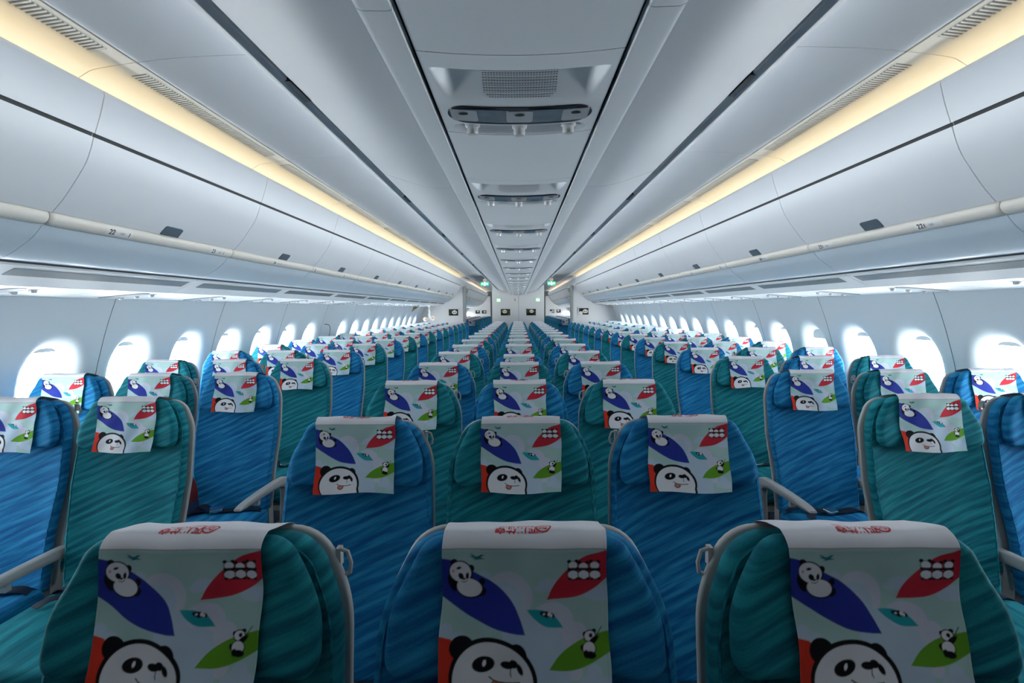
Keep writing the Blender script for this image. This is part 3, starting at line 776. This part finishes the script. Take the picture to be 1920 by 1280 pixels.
def make_bin(s, side, a, b, label, group, far=False, full=True):
    t = thing('overhead_bin', label, 'overhead bin', (s * 1.9, (a + b) / 2, HC + .2), group)
    a += G; b -= G
    def part(name, prof, th, m, par=t, y0=a, y1=b):
        mb = MB(); extrude(mb, prof, y0, y1, th, s); return place_abs(mb.build(name, M[m], par), t)
    part('fairing', fair, .014, 'bin')
    d = part('door', door, .016, 'bin')
    # hinge line between fairing and door
    part('hinge_strip', [(1.680, .712), (1.690, .688)], .004, 'dark')
    mb = MB(); rings = []
    q0 = railp; c0 = (1.905, .388)
    for y, k in ((a, .72), (a + .004, .86), (a + .010, .96), (a + .02, 1), (b - .02, 1), (b - .010, .96), (b - .004, .86), (b, .72)):
        rings.append([(s * (c0[0] + (x - c0[0]) * k), y, c0[1] + (z - c0[1]) * k + HC) for x, z in q0])
    mb.loft(rings); r = place_abs(mb.build('handle_rail', M['rail'], t, 30), t); r['label'] = 'beige rounded rail'
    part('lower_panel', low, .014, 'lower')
    # latch cup set at the middle of the door's lower edge
    if full:
        yc = (a + b) / 2 + .02
        mb = MB(); P = [(1.829, .443), (1.866, .403)]; e = Vector((P[1][0] - P[0][0], P[1][1] - P[0][1])).normalized(); nn = Vector((e.y, -e.x))
        if nn.x > 0: nn = -nn
        o = roundpoly([(-.066, -.004), (.066, -.004), (.066, .052), (-.066, .052)], [.014, .014, .004, .004], 4)
        mb.loft([[(s * (P[0][0] + e.x * v + nn.x * k), yc + u, P[0][1] + e.y * v + nn.y * k + HC) for u, v in o] for k in (-.006, .0060)])
        l = mb.build('latch', M['latch'], d, 30); l['label'] = 'dark grey latch cup'
    return t
NUMW = ['twenty-two', 'twenty-three', 'twenty-four', 'twenty-five', 'twenty-six', 'twenty-seven', 'twenty-eight', 'twenty-nine', 'thirty', 'thirty-one', 'thirty-two', 'thirty-three', 'thirty-four', 'thirty-five', 'thirty-six']
def placard(s, side, y, num):
    t = thing('row_placard', 'white row number sticker reading %s on the %s beige bin rail' % (NUMW[num - 22], side), 'label', (s * 1.88, y, HC + .37), 'row number stickers on the bin rails')
    ang = 225 if s > 0 else 225
    def pt(u, v, k): # u along y, v around the rail
        th = math.radians(213 + v / .036 * 57.3); r = .036 + k
        return (s * (1.905 + r * math.cos(th)), y + u, .388 + r * math.sin(th) + HC)
    mb = MB(); rings = []
    for v in np.linspace(-.016, .016, 7): rings.append([pt(u, v, .0009) for u in (-.075, .075)] )
    mb.loft(rings, cap=False, closed=False); place_abs(mb.build('sticker', M['sticker'], t), t)
    def txt(body, size, u0, bold, m, name):
        vs, fs = text_mesh(body, size, bold, 'CENTER'); mb = MB()
        # read from the aisle, text runs away from the camera on the left wall and towards it on the right
        dr = 1 if s < 0 else -1
        mb.add([pt(dr * (v[0] + u0), -v[1], .0018) for v in vs], fs); place_abs(mb.build(name, M[m], t, 0), t)
    txt(str(num), .034, -.045, .0008, 'ink', 'number')
    txt('ABC' if s < 0 else 'HJK', .017, .018, 0, 'greyink', 'seat_letters')
    mb = MB(); rings = [[pt(u0, v, .0018) for u0 in ((.054, .059) if s < 0 else (.054, .059))] for v in np.linspace(-.010, .010, 4)]
    if s > 0: rings = [[pt(u0, v, .0018) for u0 in (.018, .023)] for v in np.linspace(-.010, .010, 4)]
    mb.loft(rings, cap=False, closed=False); place_abs(mb.build('bar', M['ink'], t, 0), t)
for s, side in ((-1, 'left'), (1, 'right')):
    for i, (a, b) in enumerate(mods):
        make_bin(s, side, a, b, 'white overhead bin with beige rail on the %s wall, %s from the camera' % (side, ORD[i]), 'overhead bins along the walls', full=b - a > .6)
    for i, (a, b) in enumerate(mods2):
        make_bin(s, side, a, b, 'far white overhead bin beyond the rear partition, %s, %s one' % (side, ORD[i]), 'overhead bins beyond the partition')
    # slot under the bins
    mb = MB(); extrude(mb, [(2.108, .232), (2.134, .216), (2.126, .204)], YFRONT, YEND, .004, s); extrude(mb, [(2.108, .232), (2.134, .216), (2.126, .204)], 17, 27.3, .004, s)
    struct(mb.build('trim_%d' % (5 if s < 0 else 6), M['slot']))
    for i, (a, b) in enumerate(mods):
        t = thing('ventilation_panel', 'white panel with long slatted vent under the %s bins, %s from the camera' % (side, ORD[i]), 'air vent', (s * 2.2, a, HC + .16), 'vent panels under the wall bins')
        mb = MB(); extrude(mb, psu1, a + G, b - G, .012, s); place_abs(mb.build('panel', M['white'], t), t)
        if b - a > .8:
            ya, yb = a + .105, b - .045
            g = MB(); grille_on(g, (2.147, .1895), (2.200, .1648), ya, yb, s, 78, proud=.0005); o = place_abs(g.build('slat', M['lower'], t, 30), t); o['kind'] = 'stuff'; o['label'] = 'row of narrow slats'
            g = MB(); q = [(2.145, .1903), (2.202, .1638), (2.2015, .1625), (2.1445, .1890)]
            g.loft([[(s * x, y, z + HC) for x, z in q] for y in (ya, yb)]); place_abs(g.build('backing', M['slot'], t, 0), t)
    mb = MB(); extrude(mb, psu1, 17, 27.3, .012, s); extrude(mb, psu2, 17, 27.3, .012, s); struct(mb.build('trim_%d' % (7 if s < 0 else 8), M['white']))
    # passenger service panels above the window seats
    y0 = 2.413 - .42; i = 0
    y = y0 - PITCH * 4
    zx = lambda x: float(np.interp(x, [p[0] for p in psu2], [p[1] for p in psu2]))
    while y < YEND - .2:
        b = min(y + PITCH, YEND)
        if y > YFRONT:
            t = thing('passenger_service_panel', 'white reading light panel above the %s window seats, %s from the camera' % (side, ORD[i]), 'service panel', (s * 2.5, y, HC + .1), 'service panels above the window seats'); i += 1
            mb = MB(); extrude(mb, psu2, y + .002, b - .002, .012, s); place_abs(mb.build('panel', M['white'], t), t)
            def pill(x0, x1, yc, hw, k, m, name, par=t):
                o = roundpoly([(x0, yc - hw), (x1, yc - hw), (x1, yc + hw), (x0, yc + hw)], hw * .98, 6); mb = MB()
                mb.loft([[(s * u, v, zx(u) - kk + HC) for u, v in o] for kk in (-.003, k)]); return place_abs(mb.build(name, M[m], par), t)
            if b - y > .5:
                pill(2.345, 2.655, y + .335, .042, .0022, 'slot', 'lens_frame'); pill(2.36, 2.64, y + .335, .030, .0034, 'lensgrey', 'lens')
                pill(2.37, 2.63, y + .435, .026, .0018, 'lower', 'nozzle_tray')
                for x in (2.40, 2.50, 2.60):
                    mb = MB(); mb.tube([(s * x, y + .435, zx(x) + HC + .004), (s * x, y + .435, zx(x) + HC - .010), (s * x, y + .435, zx(x) + HC - .016)], .014, 12, rs=[.017, .016, .011]); place_abs(mb.build('air_nozzle', M['silver'], t), t)
                mb = MB(); q = [(2.30, 0), (2.74, 0)]
        y += PITCH

# ------------------------------------------------------------ centre bins and strip
cface = smooth_prof([(.262, .512), (.288, .508), (.348, .509), (.41, .520), (.493, .546), (.566, .571)], 5)
cy0 = .838
cm = []
k = math.ceil((YFRONT - cy0) / MOD)
while True:
    a = max(cy0 + k * MOD, YFRONT); b = min(cy0 + (k + 1) * MOD, YEND)
    if a >= YEND: break
    if b - a > .1: cm.append((a, b))
    k += 1
for s, side in ((-1, 'left'), (1, 'right')):
    for i, (a, b) in enumerate(cm):
        t = thing('centre_overhead_bin', 'white centre overhead bin facing the %s aisle, %s from the camera' % (side, ORD[i]), 'overhead bin', (s * .45, (a + b) / 2, HC + .55), 'centre overhead bins')
        mb = MB(); extrude(mb, cface, a + .002, b - .002, .014, s); d = place_abs(mb.build('door', M['bin'], t), t)
        mb = MB(); q = roundpoly([(.574, .6005), (.576, .572), (.592, .5645), (.612, .571), (.628, .62), (.634, .70), (.61, .70), (.596, .60)], .004, 2)
        mb.loft([[(s * x, y, z + HC) for x, z in q] for y in (a + .001, b - .001)]); place_abs(mb.build('lip', M['white'], t), t)
        if b - a > 1:
            for yy in (a + .488,):
                mb = MB(); mb.box((s * .580, yy, HC + .5765), (.024, .125, .016)); l = place_abs(mb.build('latch', M['black'], t, 0), t); l['label'] = 'black latch in the gap'
    mb = MB(); extrude(mb, [(.556, .588), (.566, .581), (.590, .578), (.602, .585)], YFRONT, YEND, .006, s)
    struct(mb.build('trim_%d' % (9 if s < 0 else 10), M['slot']))
    mb = MB(); extrude(mb, [(.248, .53), (.262, .515), (.262, .49)], YFRONT, YEND, -.004, s); extrude(mb, [(.634, .70), (.66, .995)], YFRONT, YEND, .01, s)
    struct(mb.build('trim_%d' % (11 if s < 0 else 12), M['frame']))
    # strip side frames
    fy = .853 - PITCH; i = 0
    for i, (a, b) in enumerate(mods):
        pass
    mb = MB()
    fr = [(.252, .54), (.240, .50), (.236, .436), (.230, .421), (.222, .4175), (.186, .4165), (.180, .418), (.178, .432)]
    for (a, b) in modules(1.20 + PITCH): extrude(mb, fr, a + .001, b - .001, -.006, s)
    struct(mb.build('trim_%d' % (13 if s < 0 else 14), M['frame']))
    mb = MB(); extrude(mb, [(.181, .45), (.166, .45)], YFRONT, YEND, -.004, s); struct(mb.build('trim_%d' % (15 if s < 0 else 16), M['dark']))
def belly(x): return .4215 - .010 * (1 - (x / .172) ** 2)
def panel_plain(mb, a, b):
    xs = np.linspace(-.171, .171, 25); q = [(x, belly(x)) for x in xs]
    mb.loft([[(x, y, z + HC) for x, z in q + [(x, z + .012) for x, z in q[::-1]]] for y in (a, b)])
def smst(x): x = min(1, max(0, x)); return x * x * (3 - 2 * x)
def unit_mesh(L):
    """heightfield panel: speaker bowl and nozzle tray pressed upwards"""
    nx, ny = 96, 110; vs = []; fs = []
    for j in range(ny + 1):
        y = L * j / ny
        for i in range(nx + 1):
            x = -.171 + .342 * i / nx; z = belly(x)
            # speaker bowl: deep at its near edge, running out towards the lamp
            ex = 0; near = smst((y - .052) / .010); farr = smst((.205 - y) / .14)
            wdt = smst((.154 - abs(x) + (.12 - y) * .12) / .022)
            z += .034 * wdt * near * farr
            # tray
            dx = max(0, abs(x) - .115); dd = math.hypot(dx / .030, (y - .333) / .024); z += .018 * smst((1.12 - dd) / .45)
            vs.append((x, y, z))
    for j in range(ny):
        for i in range(nx):
            p = j * (nx + 1) + i; fs.append((p, p + 1, p + nx + 2, p + nx + 1))
    mb = MB(); mb.add(vs, fs); return mb, vs, nx, ny
UL = .367
umb, uvs, unx, uny = unit_mesh(UL)
UNIT = umb.mesh('housing', M['psu'], 45)
def uz(x, y):
    i = int(round((x + .171) / .342 * unx)); j = int(round(y / UL * uny)); return uvs[min(uny, max(0, j)) * (unx + 1) + min(unx, max(0, i))][2]
mb = MB()
for j in range(19):
    for i in range(27):
        x = -.0690 + .138 * i / 26; y = .066 + .104 * j / 18
        if (i in (0, 26) and j in (0, 1, 17, 18)) or (i in (1, 25) and j in (0, 18)): continue
        z = uz(x, y) - .0006; r = .0019
        mb.add([(x + r * math.cos(a), y + r * math.sin(a), z) for a in [k * math.pi / 3 for k in range(6)]], [tuple(range(6))])
SPK = mb.mesh('speaker_grille', M['black'], 0)
def pillm(x, yc, hx, hy, k0, k1, m, name):
    o = roundpoly([(x - hx, yc - hy), (x + hx, yc - hy), (x + hx, yc + hy), (x - hx, yc + hy)], hy * .98, 8); o = subdiv(o, .02); mb = MB()
    mb.loft([[(u, v, belly(u) + k) for u, v in o] for k in (k0, k1)]); return mb.mesh(name, m, 30)
LRIM = pillm(.0, .250, .153, .044, .004, -.0030, M['black'], 'lamp_rim')
LINN = pillm(.0, .248, .142, .033, .004, -.0040, M['lens'], 'lamp_lens')
BEZ = []
for x in (-.118, 0, .118):
    mb = MB(); o = roundpoly([(x - .028, .219), (x + .028, .219), (x + .028, .278), (x - .028, .278)], .008, 3)
    mb.loft([[(u, v, belly(u) + k) for u, v in o] for k in (.0, -.0046)]); BEZ.append(mb.mesh('bezel', M['lensgrey'], 30))
BULB = []
for x in (-.118, 0, .118):
    mb = MB(); mb.add([(x + .011 * math.cos(a), .236 + .008 * math.sin(a), belly(x) - .0051) for a in [k * math.pi / 8 for k in range(16)]], [tuple(range(16))]); BULB.append(mb.mesh('bulb', M['black'], 0))
NOZ = []
for x in (-.108, .0, .112):
    mb = MB(); z = belly(x) + .012
    mb.tube([(x, .333, z), (x, .333, z - .008), (x, .333, z - .012), (x, .333, z - .020), (x, .333, z - .026), (x, .333, z - .028)], .014, 18, rs=[.018, .017, .0125, .0135, .0115, .006]); NOZ.append(mb.mesh('air_nozzle', M['silver'], 40))
uy = .835; k = 0; ys = uy - PITCH * 2; i = 0
while ys < YEND:
    e = min(ys + PITCH, YEND)
    if ys > YFRONT:
        t = thing('overhead_service_unit', 'grey speaker and reading light unit in the centre ceiling strip, %s from the camera' % ORD[i], 'service unit', (0, ys, HC), 'service units in the ceiling strip'); i += 1
        link('housing', UNIT, t); link('speaker_grille', SPK, t)
        l = link('reading_lamp', LRIM, t); link('lens', LINN, l)
        for m_ in BEZ: link('bezel', m_, l)
        for m_ in BULB: link('bulb', m_, l)
        for m_ in NOZ: link('air_nozzle', m_, t)
        if e - ys > UL + .05:
            mb = MB(); panel_plain(mb, UL + .003, e - ys - .0015); o = mb.build('filler_panel', M['psu'], t); o.location = (0, 0, HC - HC)
            for v in o.data.vertices: v.co.z -= HC
    ys += PITCH
mb = MB(); mb.box((0, (YFRONT + YEND) / 2, HC + .49), (.50, YEND - YFRONT, .02)); struct(mb.build('trim_17', M['dark'], smooth=0))

# ------------------------------------------------------------ rear partitions
def slab(name, poly, y0, y1, m, hole=None):
    mb = MB(); mb.loft([[(x, y, z + HC) for x, z in poly] for y in (y0, y1)]); return struct(mb.build(name, M[m], smooth=0))
slab('wall_rear_centre', [(-.765, -1.57), (.765, -1.57), (.765, 1.0), (-.765, 1.0)], YEND + .0, YEND + .06, 'partition')
wtop = [(1.60, .70), (1.675, .71)] + [(x + .002, z - .001) for x, z in door] + [(1.90, .352)] + low[:-1] + [(2.13, .205)] + psu1 + psu2
for s, side in ((-1, 'left'), (1, 'right')):
    poly = [(s * 1.60, -1.57)] + [(s * x, z) for x, z in wtop] + [(s * x, z) for x, z in WZ[1:]]
    slab('wall_rear_%s' % side, poly, YEND, YEND + .06, 'partition')
    mb = MB(); o = roundpoly([(1.53, YEND - .05), (1.625, YEND - .05), (1.625, YEND + .10), (1.53, YEND + .10)], .03, 5)
    mb.loft([[(s * x, y, z) for x, y in o] for z in (0, HC + .665)]); t = tag(mb.build('partition_post', M['post']), 'tall grey rounded post at the aisle edge of the rear %s partition' % side, 'post')
    # gap closers in the door zone
    poly2 = [(s * 1.52, -1.57)] + [(s * 1.52, .70)] + [(s * x, z) for x, z in wtop[1:]] + [(s * x, z) for x, z in WZ[1:]]
    slab('wall_far_%s' % side, poly2, 27.4, 27.46, 'partition')
    mb = MB(); extrude(mb, fair, YEND, 17.0, .014, s); extrude(mb, cove_prof, YEND, 17.0, -.012, s); extrude(mb, ceil_prof, YEND, 17.0, -.012, s); struct(mb.build('ceiling', M['white']))
    mb = MB(); extrude(mb, door, YEND + .06, 17.0, .014, s); extrude(mb, low, YEND + .06, 17.0, .014, s); extrude(mb, psu1, YEND + .06, 17.0, .012, s); extrude(mb, psu2, YEND + .06, 17.0, .012, s)
    mb.loft([[(s * x, y, z + HC) for x, z in railp] for y in (YEND + .06, 17.0)]); struct(mb.build('trim_%d' % (19 if s < 0 else 20), M['post']))
mb = MB(); mb.box((0, 22, HC + .98), (1.5, 15, .03)); struct(mb.build('ceiling', M['white'], smooth=0))
mb = MB(); mb.box((0, 27.9, 1.25), (1.6, .5, 2.5)); tag(mb.build('galley_block', M['galley'], smooth=0), 'dark grey galley block seen far down both aisles', 'galley')
# photographs of pandas
def draw_panda(p, kind):
    W_, Bk = S(225, 222, 215), S(12, 12, 14)
    p.poly([(-1, -1), (2, -1), (2, 2), (-1, 2)], [S(30, 45, 28), S(52, 60, 28), S(30, 48, 30), S(28, 26, 24)][kind])
    rr = random.Random(kind)
    for _ in range(26): p.ell(rr.random(), rr.random(), .05 + .1 * rr.random(), .03 + .05 * rr.random(), [S(60, 80, 40), S(110, 100, 40), S(20, 25, 18), S(80, 70, 50)][rr.randrange(4)], rr.random() * 180)
    cx, cy_, r = [(.60, .48, .27), (.42, .40, .24), (.55, .36, .22), (.66, .48, .27)][kind]
    p.ell(cx - .1, cy_ + .5, .38, .34, Bk); 
    if kind == 3: p.ell(.2, .78, .2, .3, W_)
    for e in (-1, 1): p.ell(cx + e * r * .72, cy_ - r * 1.1, r * .32, r * .42, Bk)
    p.ell(cx, cy_, r, r * 1.15, W_)
    for e in (-1, 1): p.ell(cx + e * r * .42, cy_ - r * .02, r * .20, r * .34, Bk, e * 30)
    p.ell(cx, cy_ + r * .52, r * .17, r * .13, Bk); p.line([(cx - r * .2, cy_ + r * .8), (cx, cy_ + r * .72), (cx + r * .2, cy_ + r * .8)], .012, Bk)
def picture(x, z, y, w, h, kind, label, group):
    t = thing('framed_picture', label, 'picture', (x, y, HC + z), group)
    mb = MB(); b = .028 * w / .33
    mb.loft([[(-w / 2, d, -h / 2), (w / 2, d, -h / 2), (w / 2, d, h / 2), (-w / 2, d, h / 2)] for d in (0, -.012)])
    for q in (((-w / 2 + b / 2, -.012, 0), (b, .02, h)), ((w / 2 - b / 2, -.012, 0), (b, .02, h)), ((0, -.012, -h / 2 + b / 2), (w - 2 * b, .02, b)), ((0, -.012, h / 2 - b / 2), (w - 2 * b, .02, b))): mb.box(*q)
    mb.build('frame', M['silver'], t, 0)
    n, m_ = 60, 44; U, V = np.meshgrid(np.linspace(0, 1, n), np.linspace(0, 1, m_))
    p = Paint(U, V, .02); draw_panda(p, kind)
    vs = [((u - .5) * (w - 2 * b), -.0135, (.5 - v) * (h - 2 * b)) for u, v in zip(U.ravel(), V.ravel())]
    fs = [(j * n + i, j * n + i + 1, (j + 1) * n + i + 1, (j + 1) * n + i) for j in range(m_ - 1) for i in range(n - 1)]
    me = bpy.data.meshes.new('photo'); me.from_pydata(vs, [], fs); me.materials.append(M['photo'])
    at = me.color_attributes.new('print', 'FLOAT_COLOR', 'POINT'); at.data.foreach_set('color', np.concatenate([p.c.reshape(-1, 3), np.ones((n * m_, 1))], -1).ravel())
    o = link('photo', me, t); o['label'] = 'colour photograph of a panda'
g = 'framed panda photographs on the rear partition'
picture(-1.903, -.085, YEND - .002, .335, .245, 0, 'framed panda head photo on the left rear partition beside the post', g)
picture(-.372, -.092, YEND - .002, .335, .245, 1, 'framed photo of panda in foliage, left one on the centre partition', g)
picture(.381, -.096, YEND - .002, .335, .245, 2, 'framed photo of sitting panda, right one on the centre partition', g)
picture(1.925, -.085, YEND - .002, .335, .245, 3, 'framed photo of two pandas on the right rear partition', g)
for x, z, kd, lb in ((-2.229, -.15, 2, 'far left'), (-1.873, -.15, 0, 'far left'), (1.879, -.13, 3, 'far right'), (2.237, -.13, 1, 'far right')):
    picture(x, z, 27.398, .29, .22, kd, 'small dark framed panda photo at the %s cabin end, %s one' % (lb, 'outer' if abs(x) > 2 else 'aisle-side'), 'panda photographs at the far end')
mb = MB(); mb.box((.015, YEND - .001, 1.2), (.006, .004, 2.4)); struct(mb.build('trim_18', M['slot'], smooth=0))
# small lit signs on the centre partition
for x, lb in ((-.571, 'left'), (.580, 'right')):
    t = thing('small_lit_sign', 'small pale green lit sign high on the %s of the centre partition' % lb, 'sign', (x, YEND, HC + .263), 'small green signs')
    mb = MB(); mb.box((0, -.008, 0), (.12, .016, .11)); mb.build('box', M['paleg'], t, 0)
    mb = MB()
    for k in (-.03, 0, .03): mb.box((k, -.017, 0), (.014, .003, .06))
    mb.build('symbol', M['signwhite'], t, 0)
t = thing('notice_placard', 'small pale notice placard in the middle of the centre partition', 'sign', (-.09, YEND, HC + .268))
mb = MB(); mb.box((0, -.003, 0), (.14, .006, .11)); mb.build('plate', M['sticker'], t, 0)
mb = MB(); mb.box((0, -.007, .012), (.03, .002, .045)); mb.box((0, -.007, -.03), (.045, .002, .012)); mb.build('print', M['greyink'], t, 0)
# hanging exit signs
for x, lb in ((-.955, 'left'), (.960, 'right')):
    t = thing('exit_sign', 'green lit exit sign hanging over the %s aisle' % lb, 'exit sign', (x, 14.3, HC + .727), 'hanging exit signs')
    mb = MB(); mb.box((0, 0, .0), (.225, .035, .105)); mb.build('box', M['green'], t, 0)
    mb = MB(); mb.box((0, 0, .098), (.105, .05, .085)); mb.box((0, 0, .20), (.02, .02, .14)); mb.box((0, 0, .262), (.14, .08, .012)); mb.build('mount', M['tan'], t, 0)
    mb = MB()
    for e in (-1, 1):
        mb.add([(e * .098, -.0185, 0), (e * .066, -.0185, .028), (e * .066, -.0185, .012), (e * .036, -.0185, .012), (e * .036, -.0185, -.012), (e * .066, -.0185, -.012), (e * .066, -.0185, -.028)], [(0, 1, 2, 3, 4, 5, 6)])
    mb.add([(.010 * math.cos(a), -.0185, .036 + .012 * math.sin(a)) for a in [k * math.pi / 6 for k in range(12)]], [tuple(range(12))])
    mb.add([(-.014, -.0185, .022), (.014, -.0185, .022), (.026, -.0185, -.005), (.012, -.0185, -.012), (.026, -.0185, -.052), (.012, -.0185, -.052), (0, -.0185, -.02), (-.014, -.0185, -.052), (-.028, -.0185, -.048), (-.012, -.0185, -.01)], [tuple(range(10))])
    mb.build('arrows_and_figure', M['signwhite'], t, 0)

# ------------------------------------------------------------ row stickers, garland, cord, pouch
for i in range(14):
    for s, side in ((-1, 'left'), (1, 'right')):
        placard(s, side, (2.335 if s < 0 else 2.32) + (PITCH * .965) * i, 22 + i)
t = thing('flower_garland', 'white daisy chain hanging by the left wall near the rear partition', 'garland', (-2.50, 13.95, HC + .10))
for i in range(9):
    z = -.02 - .040 * i; x = .012 * math.sin(i * 2.1); mb = MB()
    for q in range(6):
        a = q * math.pi / 3 + i; c = Vector((x + .020 * math.cos(a), 0, z + .020 * math.sin(a)))
        mb.tube([tuple(c + Vector((math.cos(a), 0, math.sin(a))) * d + Vector((0, -.004 * (d > 0), 0))) for d in (-.013, -.005, .005, .012)], .01, 6, rs=[.003, .008, .009, .004])
    mb.build('flower', M['petal'], t)
mb = MB(); mb.tube([(0, .006, .0), (.01, .006, -.2), (0, .006, -.36)], .003, 6); mb.build('string', M['cord'], t)
for k, (dx, dz, r) in enumerate(((-.11, -.40, .052), (.085, -.38, .055))):
    t = thing('paper_flower', ['large white paper flower with orange centre, left of the garland end', 'large white paper flower with orange centre, right of the garland end'][k], 'decoration', (-2.50 + dx, 13.95, HC + .135 + dz), 'paper flowers')
    mb = MB()
    for q in range(8):
        a = q * math.pi / 4; D = Vector((math.cos(a), 0, math.sin(a)))
        mb.tube([tuple(D * d + Vector((0, .012 * (d > r * .8), 0))) for d in (r * .2, r * .6, r, r * 1.35)], .01, 8, rs=[.008, .020, .022, .008])
    mb.build('petals', M['petal'], t)
    mb = MB(); mb.tube([(0, y, 0) for y in (.01, -.01, -.024, -.03)], .02, 12, rs=[.024, .026, .018, .004]); mb.build('flower_centre', M['orange'], t)
mb = MB(); z = HC
mb.loft([[(-2.745, 13.02 + y, z + .086), (-2.60, 13.0 + y, z + .090), (-2.74, 12.7 + y, z - .065)] for y in (0, .012)])
tag(mb.build('hanging_flap', M['tan'], smooth=0), 'tan triangular flap hanging open under the left service panels', 'flap')
mb = MB(); mb.tube(cr3([(-2.80, 7.12, HC - .20), (-2.775, 7.19, HC - .205), (-2.765, 7.225, HC - .235), (-2.77, 7.235, HC - .30), (-2.79, 7.23, HC - .42), (-2.80, 7.23, HC - .55)]), .006, 8)
tag(mb.build('handset_cord', M['cord']), 'thin dark bent cord against the left wall between windows', 'cord')
t = thing('cloth_pouch', 'dark red and navy cloth pouch lying on the blue left aisle seat', 'bag', (-1.792, 2.575, .492))
t.scale = (.8, .8, 1)
mb = MB(); o = roundpoly([(-.055, -.06), (.055, -.06), (.055, .06), (-.055, .06)], .03, 5)
mb.loft([[(u * k, v * k, z) for u, v in o] for z, k in ((.06, .98), (.10, 1), (.15, .9), (.19, .62), (.205, .3))]); mb.build('top', M['redcloth'], t)
mb = MB(); mb.loft([[(u * k, v * k, z) for u, v in o] for z, k in ((0, .85), (.01, 1), (.04, 1.05), (.065, 1.0))]); mb.build('base', M['navycloth'], t)
